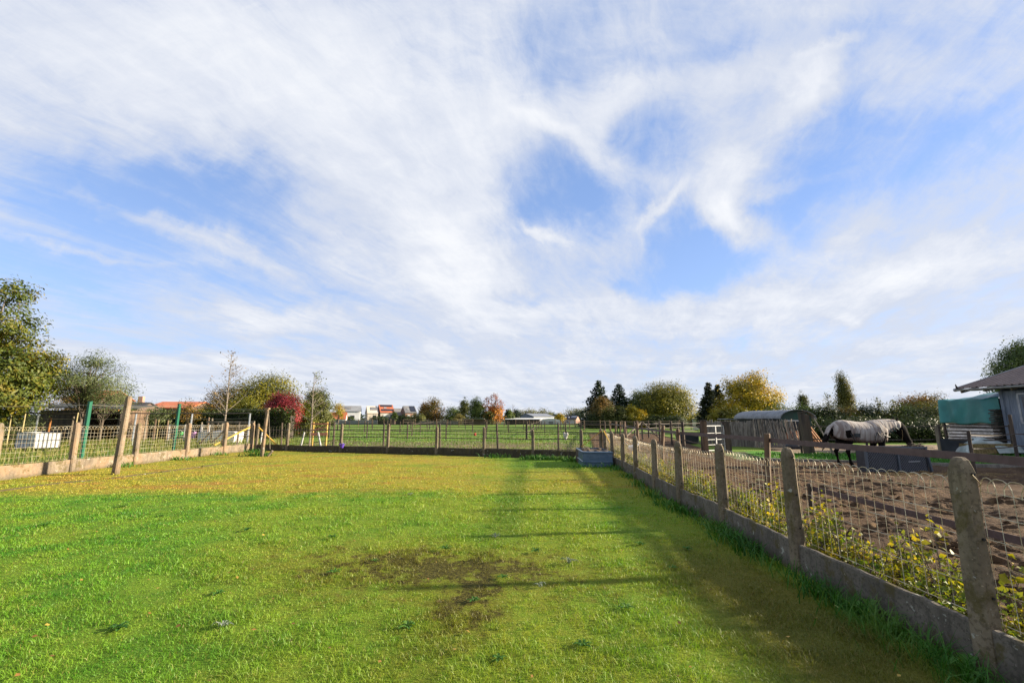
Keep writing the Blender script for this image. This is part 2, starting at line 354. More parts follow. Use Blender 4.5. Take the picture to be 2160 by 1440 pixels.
# ------------------------------------------------------------------ mesh helpers
def tag(o, label=None, cat=None, group=None, kind=None):
    for k, v in (('label', label), ('category', cat), ('group', group), ('kind', kind)):
        if v: o[k] = v
    return o


def thing(name, label, cat, loc=(0, 0, 0), group=None, rotz=0.0):
    o = bpy.data.objects.new(name, None); COL.objects.link(o); o.location = loc; o.rotation_euler = (0, 0, rotz)
    o.empty_display_size = 0.2
    return tag(o, label, cat, group)


def origin(o):
    v = Vector((0, 0, 0))
    while o is not None: v += o.location; o = o.parent
    return v


def link(name, me, m, parent=None, smooth=False):
    o = bpy.data.objects.new(name, me); COL.objects.link(o)
    for q in (m if isinstance(m, list) else [m]): me.materials.append(q)
    if smooth: me.polygons.foreach_set('use_smooth', np.ones(len(me.polygons), dtype=bool))
    if parent: o.parent = parent
    return o


def dup(root, loc, rotz=None, scale=None, label=None):
    r = root.copy(); COL.objects.link(r); r.location = loc
    if rotz is not None: r.rotation_euler = (0, 0, rotz)
    if scale: r.scale = (scale,) * 3
    if label: r['label'] = label
    for ch in list(root.children):
        c = ch.copy(); COL.objects.link(c); c.parent = r
        for gch in list(ch.children):
            d = gch.copy(); COL.objects.link(d); d.parent = c
    return r


class MB:                                        # collects simple shapes into one mesh, in world (or the thing's own) coordinates
    def __init__(s): s.v = []; s.f = []
    def box(s, c, d, rz=0.0, rot=None):
        i = len(s.v); m = rot or Matrix.Rotation(rz, 3, 'Z')
        for a in (-1, 1):
            for b in (-1, 1):
                for e in (-1, 1): s.v.append(tuple(Vector(c) + m @ Vector((a * d[0] / 2, b * d[1] / 2, e * d[2] / 2))))
        for q in ((0, 1, 3, 2), (4, 6, 7, 5), (0, 4, 5, 1), (2, 3, 7, 6), (0, 2, 6, 4), (1, 5, 7, 3)): s.f.append(tuple(i + k for k in q))
        return s
    def bar(s, a, b, w, h=None, roll=0.0):        # a rectangular bar between two points
        a, b = Vector(a), Vector(b); d = b - a; L = d.length
        rot = d.to_track_quat('X', 'Z').to_matrix() @ Matrix.Rotation(roll, 3, 'X')
        return s.box((a + b) / 2, (L, w, h or w), rot=rot)
    def loft(s, rings, cap=True, close=True):
        i = len(s.v); n = len(rings[0])
        for r in rings: s.v.extend(tuple(p) for p in r)
        for k in range(len(rings) - 1):
            for j in range(n if close else n - 1):
                a = i + k * n + j; b = i + k * n + (j + 1) % n
                s.f.append((a, b, b + n, a + n))
        if cap and close:
            s.f.append(tuple(i + j for j in reversed(range(n)))); e = i + (len(rings) - 1) * n
            s.f.append(tuple(e + j for j in range(n)))
        return s
    def tube(s, pts, r, n=6, squash=None):
        pts = [Vector(p) for p in pts]; rr = r if isinstance(r, (list, tuple)) else [r] * len(pts); rings = []
        up = Vector((0, 0, 1))
        for k, p in enumerate(pts):
            d = (pts[min(k + 1, len(pts) - 1)] - pts[max(k - 1, 0)]).normalized()
            a = d.cross(up)
            if a.length < 0.15: a = d.cross(Vector((0, 1, 0)))
            a.normalize(); b = d.cross(a).normalized()
            sa, sb = (squash or (1, 1))
            rings.append([p + a * math.cos(2 * math.pi * j / n) * rr[k] * sa + b * math.sin(2 * math.pi * j / n) * rr[k] * sb for j in range(n)])
        return s.loft(rings)
    def ball(s, c, r, n=10, m=7):
        r = r if isinstance(r, tuple) else (r, r, r); rings = []
        for k in range(m + 1):
            t = -math.pi / 2 + math.pi * (k + 0.02) / (m + 0.04)
            rings.append([(c[0] + r[0] * math.cos(t) * math.cos(2 * math.pi * j / n), c[1] + r[1] * math.cos(t) * math.sin(2 * math.pi * j / n), c[2] + r[2] * math.sin(t)) for j in range(n)])
        return s.loft(rings)
    def quad(s, *p):
        i = len(s.v); s.v.extend(tuple(q) for q in p); s.f.append(tuple(range(i, i + len(p)))); return s
    def mesh(s, name, off=Vector((0, 0, 0))):
        me = bpy.data.meshes.new(name); me.from_pydata([(a - off.x, b - off.y, c - off.z) for a, b, c in s.v], [], s.f); me.update(); return me
    def build(s, name, m, parent=None, smooth=False, local=False):
        off = Vector((0, 0, 0)) if (local or parent is None) else origin(parent)
        return link(name, s.mesh(name, off), m, parent, smooth)


def np_mesh(name, V, F, rnd=None):
    me = bpy.data.meshes.new(name); nv, nf, k = len(V), len(F), F.shape[1]
    me.vertices.add(nv); me.vertices.foreach_set('co', np.asarray(V, dtype=np.float32).ravel())
    me.loops.add(nf * k); me.loops.foreach_set('vertex_index', np.asarray(F, dtype=np.int32).ravel())
    me.polygons.add(nf); me.polygons.foreach_set('loop_start', np.arange(0, nf * k, k, dtype=np.int32))
    me.update(calc_edges=True)
    if rnd is not None:
        a = me.attributes.new('rnd', 'FLOAT', 'FACE'); a.data.foreach_set('value', np.asarray(rnd, dtype=np.float32))
    return me


def vnoise(x, y, seed=0):
    xi = np.floor(x).astype(np.int64); yi = np.floor(y).astype(np.int64); xf = x - xi; yf = y - yi
    def h(a, b):
        n = (a * 374761393 + b * 668265263 + seed * 1442695041) & 0xffffffff
        n = ((n ^ (n >> 13)) * 1274126177) & 0xffffffff
        return ((n ^ (n >> 16)) & 0xffff) / 65535.0
    u = xf * xf * (3 - 2 * xf); v = yf * yf * (3 - 2 * yf)
    return (h(xi, yi) * (1 - u) + h(xi + 1, yi) * u) * (1 - v) + (h(xi, yi + 1) * (1 - u) + h(xi + 1, yi + 1) * u) * v


def fbm(x, y, sc, oct=4, seed=0):
    t = 0; a = 0.5
    for k in range(oct): t = t + a * vnoise(x * sc * 2 ** k, y * sc * 2 ** k, seed + k); a *= 0.5
    return t


def grid_sheet(name, x0, x1, y0, y1, nx, ny, zf, m, keep=None):
    X, Y = np.meshgrid(np.linspace(x0, x1, nx), np.linspace(y0, y1, ny)); Z = zf(X, Y)
    V = np.stack([X.ravel(), Y.ravel(), Z.ravel()], 1)
    i = np.arange(nx * ny).reshape(ny, nx)
    F = np.stack([i[:-1, :-1], i[:-1, 1:], i[1:, 1:], i[1:, :-1]], 2).reshape(-1, 4)
    if keep is not None:
        c = V[F].mean(1); F = F[keep(c[:, 0], c[:, 1])]
    o = link(name, np_mesh(name, V, F), m, None, True)
    return tag(o, kind='structure')


# ------------------------------------------------------------------ ground
FENCE_R = [(2.86, 1.15, 1.30), (2.93, 3.05, 1.31), (2.95, 4.95, 1.26), (3.07, 6.85, 1.20), (3.06, 8.55, 1.16), (3.13, 10.2, 1.13), (3.30, 12.4, 1.13), (3.42, 14.3, 1.14), (3.52, 16.2, 1.15), (3.66, 18.2, 1.17)]
CORNER_L = (-13.38, 23.7)


def fr_x(y):
    return float(np.interp(y, [p[1] for p in FENCE_R], [p[0] for p in FENCE_R]))


gv = MB().quad((-2500, -60, -0.03), (2500, -60, -0.03), (2500, 4500, -0.03), (-2500, 4500, -0.03))
tag(gv.build('ground', M['field']), kind='structure')


def lawn_z(x, y): return 0.05 * (fbm(x, y, 0.35, 3, 3) - 0.45) + 0.025 * (fbm(x, y, 2.5, 3, 9) - 0.45)


def lawn_keep(x, y):
    back = 23.7 + (x - CORNER_L[0]) * (18.2 - 23.7) / (3.66 - CORNER_L[0])
    return (x > -13.36) & (x < 2.9 + 0.045 * y) & (y < back)


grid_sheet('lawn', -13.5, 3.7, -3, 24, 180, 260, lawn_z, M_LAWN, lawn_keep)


def mud_z(x, y):
    amp = np.clip((26 - y) / 14, 0.15, 1.0)
    return 0.045 + amp * (0.20 * (fbm(x, y, 0.9, 3, 5) - 0.45) + 0.11 * (fbm(x, y, 3.2, 4, 11) - 0.45) + 0.05 * (fbm(x, y, 9.0, 3, 21) - 0.45))


_hr = np.random.default_rng(5); _hn = 1500
_hy = 1 / _hr.uniform(1 / 15.5, 1 / 1.2, _hn); _hx = 3.6 + _hr.random(_hn) * 7.5; _hs = _hr.uniform(.06, .10, _hn)


def hoof_z(X, Y):                                # hoof prints: a dent with a raised rim
    Z = np.zeros_like(X)
    for a, b, r in zip(_hx, _hy, _hs):
        jx = np.searchsorted(X[0], (a - .3, a + .3)); jy = np.searchsorted(Y[:, 0], (b - .3, b + .3)); sl = (slice(*jy), slice(*jx))
        d = np.hypot(X[sl] - a, Y[sl] - b) / r; Z[sl] += -.036 * np.exp(-d ** 2) + .022 * np.exp(-((d - 1.5) / .5) ** 2)
    return Z


def kerb_y(x): return np.interp(x, [3, 9.5, 11, 12.6, 14.4, 18, 30], [24, 17.6, 16.95, 16.3, 15.6, 14.2, 12])


def mud_keep(x, y):
    inside = (x > 2.84 + 0.045 * y) & (y < kerb_y(x) - 0.05)
    lane = (y >= 17) & (x > 3.3 + (y - 18) * 0.16) & (x < 8.8 + (y - 18) * 0.22) & (y < 52)
    return inside | lane


grid_sheet('mud_paddock', 2.7, 10.0, 0.2, 18.0, 230, 460, lambda x, y: mud_z(x, y) + hoof_z(x, y), M['mud'], mud_keep)
grid_sheet('mud_yard', 10.0, 30.0, 0.2, 18.0, 110, 120, mud_z, M['mud'], mud_keep)
grid_sheet('mud_lane', 2.7, 18.0, 18.0, 52.0, 60, 130, lambda x, y: mud_z(x, y) * 0.6, M['mud'], mud_keep)
flat = lambda z: (lambda x, y: z + 0.03 * (fbm(x, y, 0.8, 3, 4) - 0.45))
grid_sheet('grass_verge', 9.0, 40, 12.5, 22.5, 90, 60, flat(0.05), M['verge'], lambda x, y: (y > kerb_y(x) + 0.02) & (x > 9.6 + (y - 17) * 0.3))
grid_sheet('sandy_yard', 11, 60, 20.9, 28, 60, 30, flat(0.062), M['sand'], lambda x, y: x > 12.4 + (y - 21) * 0.35)
grid_sheet('worn_meadow', -14, 4.5, 18, 36, 70, 70, flat(-0.01), M['worn'], lambda x, y: (y > 24 + (x - CORNER_L[0]) * (18.5 - 23.7) / 17.0) & (y < 31 + 6 * fbm(x, y, 0.3, 2, 8) - 0.15 * x))
grid_sheet('meadow', -120, 60, 23, 150, 120, 90, flat(-0.018), M['meadow'], None)
grid_sheet('side_paddock', -60, -13.6, 4, 40, 60, 60, flat(0.05), M['meadow'], None)

# ------------------------------------------------------------------ lawn grass blades
def blades(name, xs, ys, zs, hs, ws, lean, mtl, rnd=None, tip=0.25):
    n = len(xs); a = rng.uniform(0, 2 * np.pi, n); b = rng.uniform(0, 2 * np.pi, n)
    wx, wy = np.cos(a) * ws / 2, np.sin(a) * ws / 2
    lx, ly = np.cos(b) * lean * hs, np.sin(b) * lean * hs
    V = np.empty((n, 6, 3), dtype=np.float32)
    for i, (f, wf, lf) in enumerate(((0, 1, 0), (0.6, 0.8, 0.35), (1.0, tip, 1.0))):
        hz = zs + hs * f * (1 - 0.25 * lf * lean)
        V[:, 2 * i, 0] = xs - wx * wf + lx * lf; V[:, 2 * i, 1] = ys - wy * wf + ly * lf; V[:, 2 * i, 2] = hz
        V[:, 2 * i + 1, 0] = xs + wx * wf + lx * lf; V[:, 2 * i + 1, 1] = ys + wy * wf + ly * lf; V[:, 2 * i + 1, 2] = hz
    base = np.arange(n)[:, None] * 6
    F = np.stack([base + np.array([0, 1, 3, 2]), base + np.array([2, 3, 5, 4])], 1).reshape(-1, 4)
    r = np.repeat(rng.random(n) if rnd is None else rnd, 2)
    return link(name, np_mesh(name, V.reshape(-1, 3), F, r), mtl)


def lawn_grass():
    N = 520000
    y = 1 / rng.uniform(1 / 24.0, 1 / 2.2, N); x = rng.uniform(-13.3, 3.9, N)
    k = lawn_keep(x, y) & (np.abs(x) < 1.25 * y + 0.8); x, y = x[k], y[k]
    qx, qy = x + 0.85, y - 5.15; c, s = math.cos(R(8)), math.sin(R(8))
    d = np.hypot((qx * c - qy * s) / 1.45, (qx * s + qy * c) / 0.62)
    d = np.minimum(d, np.hypot((x + 0.36) / 0.30, (y - 4.35) / 0.80)) + (fbm(x, y, 2.6, 4, 31) - 0.47) * 4.0
    k = (d > 0.75) | (rng.random(len(x)) < 0.35 + 0.6 * (fbm(x, y, 3.5, 2, 91) > .36))
    k &= rng.random(len(x)) < np.clip(0.35 + 1.3 * fbm(x, y, 1.4, 3, 17), 0, 1)
    x, y = x[k], y[k]
    h = (0.018 + 0.022 * fbm(x, y, 1.1, 3, 41)) * rng.uniform(0.5, 1.45, len(x))
    h *= 0.55 + 1.05 * np.clip((fbm(x, y, 3.6, 3, 77) - .28) / .4, 0, 1.3)
    m = 260; ty = 1 / rng.uniform(1 / 20, 1 / 2.4, m); tx = rng.uniform(-9, 2.8, m); cnt = rng.integers(8, 26, m)   # coarser tufts
    ax = np.repeat(tx, cnt) + rng.normal(0, .035, cnt.sum()); ay = np.repeat(ty, cnt) + rng.normal(0, .035, cnt.sum())
    kk = lawn_keep(ax, ay); ax, ay = ax[kk], ay[kk]
    x = np.concatenate([x, ax]); y = np.concatenate([y, ay]); h = np.concatenate([h, rng.uniform(.03, .062, len(ax))])
    edge = (x > fr_x(8) - 0.30 + 0.045 * (y - 8)); h[edge] *= 1.7
    wd = np.clip(0.00125 * y, 0.0036, 0.014)
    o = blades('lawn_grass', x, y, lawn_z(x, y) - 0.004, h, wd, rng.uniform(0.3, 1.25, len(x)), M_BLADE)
    tag(o, 'short green and straw-coloured grass blades covering the lawn', 'grass', kind='stuff')


lawn_grass()
M['tall'] = leaf_mat('tall_grass', (0.07, 0.11, 0.015), (0.15, 0.17, 0.03), (0.27, 0.23, 0.08), 0.7)
M['lush'] = leaf_mat('lush_grass', (0.02, 0.085, 0.01), (0.04, 0.15, 0.014), (0.10, 0.19, 0.03), 1.5)

M['graze'] = leaf_mat('grazed_grass', (0.06, 0.13, 0.012), (0.10, 0.19, 0.018), (0.18, 0.21, 0.04), .25)


def rough_grass():
    # unmown grass of the side paddock
    n = 26000; x = rng.uniform(-34, -13.75, n); y = rng.uniform(10, 32, n)
    k = rng.random(n) < 0.3 + 0.9 * fbm(x, y, 0.6, 3, 3); x, y = x[k], y[k]
    h = rng.uniform(0.08, 0.30, len(x)) * (0.6 + fbm(x, y, 0.5, 2, 5)) * np.where(y > 24, 1.5, 1.0)
    o = blades('unmown_grass', x, y, np.full(len(x), 0.04), h, np.full(len(x), 0.028), rng.uniform(0.1, 0.7, len(x)), M['tall'])
    tag(o, 'unmown yellow-green grass in the paddock beyond the left fence', 'grass', kind='stuff')
    # lush tufts at the foot of the right fence and by the corner
    xs, ys, hs = [], [], []
    for cy, cnt in ((2.5, 260), (3.1, 200), (3.7, 330), (4.2, 160), (4.6, 60), (5.6, 120), (6.1, 260), (6.6, 120), (7.6, 70), (8.4, 120), (9.6, 60), (11, 60), (12.6, 50), (14.3, 50)):
        px = fr_x(cy) - 0.10 - np.abs(rng.normal(0, 0.13, cnt)); xs.append(px); ys.append(rng.normal(cy, 0.25, cnt)); hs.append(rng.uniform(0.08, 0.26, cnt))
    for cx, cy, cnt in ((0.9, 18.6, 160), (1.6, 18.3, 160), (2.3, 17.6, 120), (-0.6, 19.4, 60), (-10.9, 20.3, 120), (-11.3, 20.1, 60), (2.3, 15.2, 50), (3.2, 15.1, 40), (-13.1, 20.5, 60), (-13.0, 18.2, 50), (-12.4, 22.3, 80), (-13.05, 15.5, 50)):
        xs.append(rng.normal(cx, 0.28, cnt)); ys.append(rng.normal(cy, 0.12, cnt)); hs.append(rng.uniform(0.1, 0.26, cnt))
    x, y, h = np.concatenate(xs), np.concatenate(ys), np.concatenate(hs)
    o = blades('long_grass', x, y, np.full(len(x), -0.01), h, np.clip(0.0022 * y, 0.007, 0.03), rng.uniform(0.3, 1.1, len(x)), M['lush'], tip=0.12)
    tag(o, 'long lush grass tufts along the feet of the garden fences', 'grass', kind='stuff')
    # straggly grass behind the right fence, among the saplings
    n = 3500; y = rng.uniform(1.5, 18, n); x = np.array([fr_x(v) for v in y]) + 0.12 + np.abs(rng.normal(0, 0.28, n))
    o = blades('fence_grass', x, y, np.full(n, 0.03), rng.uniform(0.06, 0.28, n), np.clip(0.0016 * y, 0.006, 0.02), rng.uniform(0.2, 0.9, n), M['tall'], tip=0.15)
    tag(o, 'straggly grass on the mud side of the right concrete fence', 'grass', kind='stuff')
    # verge and meadow rough
    n = 9000; x = rng.uniform(9.6, 24, n); y = rng.uniform(14, 21, n); k = (y > kerb_y(x) + 0.1) & (x > 9.8 + (y - 17) * 0.3); x, y = x[k], y[k]
    o = blades('verge_blades', x, y, np.full(len(x), 0.05), rng.uniform(0.05, 0.12, len(x)), np.full(len(x), 0.03), rng.uniform(0.1, 0.7, len(x)), M['lush'])
    tag(o, 'short bright grass on the strip behind the horse', 'grass', kind='stuff')
    n = 30000; y = 1 / rng.uniform(1 / 75, 1 / 22, n); x = rng.uniform(-1, 1, n) * y * 0.75
    k = (y > 25 + (x - CORNER_L[0]) * (19.5 - 24.7) / 17.0) & (x < 3.4 + (y - 18) * 0.16) & (x > -13.2 - (y - 24) * 3) ; x, y = x[k], y[k]
    k = rng.random(len(x)) < np.where(y < 30, 0.35, 0.9); x, y = x[k], y[k]
    o = blades('meadow_blades', x, y, np.full(len(x), -0.02), rng.uniform(0.05, 0.13, len(x)), np.full(len(x), 0.001) * y + 0.015, rng.uniform(0.1, 0.8, len(x)), M['graze'])
    tag(o, 'grazed green grass of the meadow behind the garden', 'grass', kind='stuff')


rough_grass()

# mud clods and fallen leaves
def clods():
    b = MB()
    for _ in range(900):
        y = 1 / random.uniform(1 / 15, 1 / 1.6); x = fr_x(min(y, 18)) + 0.5 + random.random() ** 1.3 * 6.5
        r = random.uniform(0.015, 0.055); z = float(mud_z(np.array([x]), np.array([y]))[0])
        i = len(b.v); n = 6
        b.ball((x, y, z + r * 0.2), (r * random.uniform(.8, 1.6), r * random.uniform(.8, 1.4), r * 0.8), 6, 4)
        for k in range(i, len(b.v)):
            q = b.v[k]; b.v[k] = (q[0] + random.uniform(-.25, .25) * r, q[1] + random.uniform(-.25, .25) * r, q[2] + random.uniform(-.2, .2) * r)
    tag(b.build('mud_clods', M['mud']), 'scattered clods of earth on the churned mud', 'mud', kind='stuff')


clods()
M['dead_leaf'] = leaf_mat('dead_leaf', (0.12, 0.05, 0.015), (0.24, 0.13, 0.03), (0.42, 0.30, 0.05), 3.0, 0.15)


def leaf_cloud(P, size, n_out=None, jitter=0.5, flat=0.0, aspect=0.6):
    n = len(P); nrm = rng.normal(size=(n, 3)); nrm[:, 2] = np.abs(nrm[:, 2]) + flat
    if n_out is not None: nrm = nrm * 0.62 + n_out * 1.25
    nrm /= np.linalg.norm(nrm, axis=1)[:, None] + 1e-9
    t = rng.normal(size=(n, 3)); t -= (t * nrm).sum(1)[:, None] * nrm; t /= np.linalg.norm(t, axis=1)[:, None] + 1e-9
    b = np.cross(nrm, t); s = (size * rng.uniform(1 - jitter, 1 + jitter, n))[:, None]
    V = np.stack([P - t * s * 0.5, P + b * s * aspect * 0.5 + nrm * s * .08, P + t * s * 0.5, P - b * s * aspect * 0.5 + nrm * s * .08], 1).reshape(-1, 3)
    F = np.arange(n * 4).reshape(-1, 4)
    return V, F


def fallen():
    n = 420; y = 1 / rng.uniform(1 / 20, 1 / 2.4, n); x = np.where(rng.random(n) < 0.4, rng.uniform(-6, 2.8, n), 3.2 + rng.random(n) ** 2 * 3.5)
    P = np.stack([x, y, np.where(x < 3.0, 0.035, 0.10)], 1)
    V, F = leaf_cloud(P, 0.03, None, 0.5, 2.5, 0.7)
    tag(link('fallen_leaves', np_mesh('fallen_leaves', V, F, rng.random(n)), M['dead_leaf']), 'small dry leaves scattered on the lawn and mud', 'leaves', kind='stuff')


fallen()

# ------------------------------------------------------------------ concrete post fences
def post_ring(cx, cy, w, d, z, ch=0.25, dx=0.0, dy=0.0):
    a, b = w / 2, d / 2; c = ch * min(w, d)
    return [(cx + dx + px, cy + dy + py, z) for px, py in ((a, -b + c), (a, b - c), (a - c, b), (-a + c, b), (-a, b - c), (-a, -b + c), (-a + c, -b), (a - c, -b))]


def concrete_post(x, y, h, lean=(0, 0), w=0.105, rounded=True):
    b = MB(); rings = []
    for f in (0, .12, .24, .36, .48, .6, .72, .84, .93):
        ww = w * (1.08 - 0.14 * f) + random.uniform(-.004, .004)
        rings.append(post_ring(x, y, ww, ww * 1.05, -0.05 + (h + 0.05) * f, 0.2, lean[0] * f, lean[1] * f))
    for f, k in (((.965, .90), (.985, .74), (.997, .5), (1.0, .2)) if rounded else ((.98, .95), (1.0, .8))):
        ww = w * 0.94 * k; rings.append(post_ring(x, y, ww, ww * 1.05, -0.05 + (h + 0.05) * f, 0.28, lean[0] * f, lean[1] * f))
    return b.loft(rings)


def wire_bay(p0, p1, z0, zt, pitch=0.1, r=0.003, rows=6, arch=True, sag=0.0):
    b = MB(); a, c = Vector((*p0, 0)), Vector((*p1, 0)); L = (c - a).length; n = max(2, int(L / pitch)); t = (c - a) / n
    ah = 0.095
    def zz(f): return -sag * math.sin(math.pi * f)
    top = zt - (ah if arch else 0)
    for k in range(n + 1):
        q = a + t * k; f = k / n; wob = random.uniform(-.006, .006)
        b.tube([(q.x, q.y, z0), (q.x + wob, q.y + wob, (z0 + top) / 2), (q.x, q.y, top + zz(f))], r * .72, 4)
        if arch and k < n:
            j = min(k + 1.55, n); e = a + t * j; m = (q + e) / 2; hw = (e - q) / 2; pts = []
            for s in range(9):
                an = math.pi * s / 8
                pp = m - hw * math.cos(an); pts.append((pp.x + .004 + random.uniform(-.003, .003), pp.y, top + zz(f) + ah * math.sin(an) ** 0.8 + random.uniform(-.002, .002)))
            b.tube(pts, r, 4)
    for i in range(rows):
        z = z0 + 0.015 + (top - z0 - 0.015) * (i / (rows - 1)) ** 0.9
        b.tube([(a.x + (c.x - a.x) * f, a.y + (c.y - a.y) * f, z + zz(f) * (i / rows) + random.uniform(-.003, .003)) for f in np.linspace(0, 1, 7)], r * 0.75, 4)
    return b


def concrete_fence(name, label, posts, plate_h, mesh_h, mp, mplate, mw, pitch=0.1, wr=0.003, side=1, plate_t=0.045, arch=True, pw=0.105, rows=6, holes=0, group=None):
    t = thing(name, label, 'fence', (posts[0][0], posts[0][1], 0), group)
    for k, (x, y, h) in enumerate(posts):
        ln = (random.uniform(-.02, .02), random.uniform(-.02, .02))
        o = concrete_post(x, y, h, ln, pw).build('post', mp, t)
        if k < holes:
            for f in (.92, .62, .36):
                zc = h * f; hb = MB().tube([(x + .012 + ln[0] * f, y - pw * .60 + ln[1] * f, zc), (x + .012 + ln[0] * f, y - pw * 0.35 + ln[1] * f, zc)], 0.009, 8)
                hb.build('hole', M['hole'], o)
            hb = MB(); zc = h * .92
            hb.tube([(x + .012, y - pw * .57, zc), (x + pw * .45, y - pw * .62, zc - .06), (x + pw * .6, y - .01, zc - .10), (x + pw * .8, y + .06, zc - .105)], 0.0028, 4)
            hb.build('tie_wire', M['tie'], o)
    for (x0, y0, h0), (x1, y1, h1) in zip(posts, posts[1:]):
        a, c = Vector((x0, y0, 0)), Vector((x1, y1, 0)); d = (c - a).normalized(); nrm = Vector((d.y, -d.x, 0)) * side
        s = a + d * pw * .45; e = c - d * pw * .45; ph = plate_h + random.uniform(-.015, .015)
        b = MB(); rings = []; n = 15
        for f in np.linspace(0, 1, n):
            q = s.lerp(e, f); jz = random.uniform(-.008, .008); tt = plate_t / 2
            rings.append([tuple(q + nrm * tt + Vector((0, 0, -.05))), tuple(q + nrm * tt + Vector((0, 0, ph - .012 + jz))), tuple(q + nrm * tt * .7 + Vector((0, 0, ph + jz))),
                          tuple(q - nrm * tt * .7 + Vector((0, 0, ph + jz))), tuple(q - nrm * tt + Vector((0, 0, ph - .012 + jz))), tuple(q - nrm * tt + Vector((0, 0, -.05)))])
        b.loft(rings).build('concrete_plate', mplate, t)
        mh = mesh_h + (h0 + h1) / 2
        off = -nrm * (pw * .5)
        wire_bay((s.x + off.x, s.y + off.y), (e.x + off.x, e.y + off.y), ph + .01, mh, pitch, wr, rows, arch, 0.02).build('wire_mesh', mw, t)
    return t


f_right = concrete_fence('garden_fence', 'right-hand garden fence of lichened concrete posts and arch-topped wire mesh beside the mud', FENCE_R, 0.31, -0.11,
               M['conc'], M['conc_plate'], M['wire'], 0.098, 0.0030, side=-1, pw=0.118, holes=5)
pl = [(-13.3, 7.6, 1.46), (-13.32, 9.8, 1.46), (-13.33, 11.95, 1.47), (-13.32, 14.06, 1.47), (-13.3, 16.35, 1.44), (-13.34, 18.95, 1.42), (-13.32, 21.35, 1.44), (-13.38, 23.7, 1.40)]
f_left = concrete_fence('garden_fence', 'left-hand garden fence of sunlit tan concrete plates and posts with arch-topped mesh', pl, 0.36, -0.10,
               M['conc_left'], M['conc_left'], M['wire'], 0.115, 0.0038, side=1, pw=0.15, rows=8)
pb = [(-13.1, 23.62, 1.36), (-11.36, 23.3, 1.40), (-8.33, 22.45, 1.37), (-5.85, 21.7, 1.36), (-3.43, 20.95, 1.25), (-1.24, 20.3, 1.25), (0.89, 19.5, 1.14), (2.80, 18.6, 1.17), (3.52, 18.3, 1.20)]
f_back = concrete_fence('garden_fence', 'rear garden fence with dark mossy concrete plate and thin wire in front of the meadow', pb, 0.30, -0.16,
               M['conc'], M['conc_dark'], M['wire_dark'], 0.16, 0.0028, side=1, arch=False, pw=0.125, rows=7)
for (a, b) in (((-13.42, 23.45, 1.18), (-13.5, 20.9, .42)), ((-13.0, 23.55, 1.15), (-11.9, 23.25, .34))):
    MB().bar(a, b, 0.075, 0.05).build('brace', M['strap'], f_left if b[0] < -13 else f_back)
for (a, b) in (((3.55, 18.18, 1.12), (2.75, 18.3, .5)), ((3.62, 18.1, 1.12), (3.72, 16.9, .45))):
    MB().bar(a, b, 0.04, 0.03).build('brace', M['strap'], f_back)


# ------------------------------------------------------------------ paddock fences of posts and tape
def tape_fence(name, label, pts, h, zs, tw=0.045, pr=0.05, mp='post_dark', mt='tape_far', sag=0.03, cat='fence', round_=7, lean=0.02, tt=0.006):
    t = thing(name, label, cat, (pts[0][0], pts[0][1], 0))
    for (x, y, *hh) in pts:
        H = hh[0] if hh else h + random.uniform(-.06, .06); r = pr * random.uniform(.85, 1.1); lx, ly = random.gauss(0, lean), random.gauss(0, lean)
        b = MB().tube([(x, y, -.1), (x + lx * .5, y + ly * .5, H * .5), (x + lx, y + ly, H - .015), (x + lx, y + ly, H)], [r, r * .95, r * .92, r * .7], round_)
        b.build('post', M[mp], t)
    for z in zs:
        b = MB()
        for (p, q) in zip(pts, pts[1:]):
            rings = []
            for f in np.linspace(0, 1, 7):
                x = p[0] + (q[0] - p[0]) * f; y = p[1] + (q[1] - p[1]) * f; zc = z - sag * math.sin(math.pi * f) + random.uniform(-.006, .006)
                d = Vector((q[0] - p[0], q[1] - p[1], 0)).normalized(); n = Vector((d.y, -d.x, 0)) * (pr + .004)
                if n.y > 0: n = -n
                n2 = n * ((pr + .004 + tt) / (pr + .004))
                rings.append([(x + n.x, y + n.y, zc - tw / 2), (x + n.x, y + n.y, zc + tw / 2), (x + n2.x, y + n2.y, zc + tw / 2), (x + n2.x, y + n2.y, zc - tw / 2)])
            b.loft(rings)
        b.build('tape', M[mt], t)
    return t


# right-hand paddock, brown electric tape running beside the concrete fence
tr = tape_fence('tape_fence', 'wide brown tape fence on rough brown posts just beyond the right concrete fence',
                [(5.15, 1.2, 1.25), (5.45, 10.0, 1.26), (5.5, 15.2, 1.25), (5.75, 17.8, 1.33), (6.3, 23.0, 1.45), (7.0, 28, 1.45), (8.0, 34, 1.4), (9.2, 41, 1.4), (10.5, 49, 1.4)], 1.3, [1.12], 0.095, 0.075, 'post_brown', 'tape', 0.0, lean=.05)
tape_fence('tape_fence', 'low brown tape strung near the ground on the mud in front of the saplings', [(4.55, 1.0, .5), (4.75, 7.5, .55)], .6, [0.47], 0.075, 0.03, 'post_dark', 'tape', 0.02)
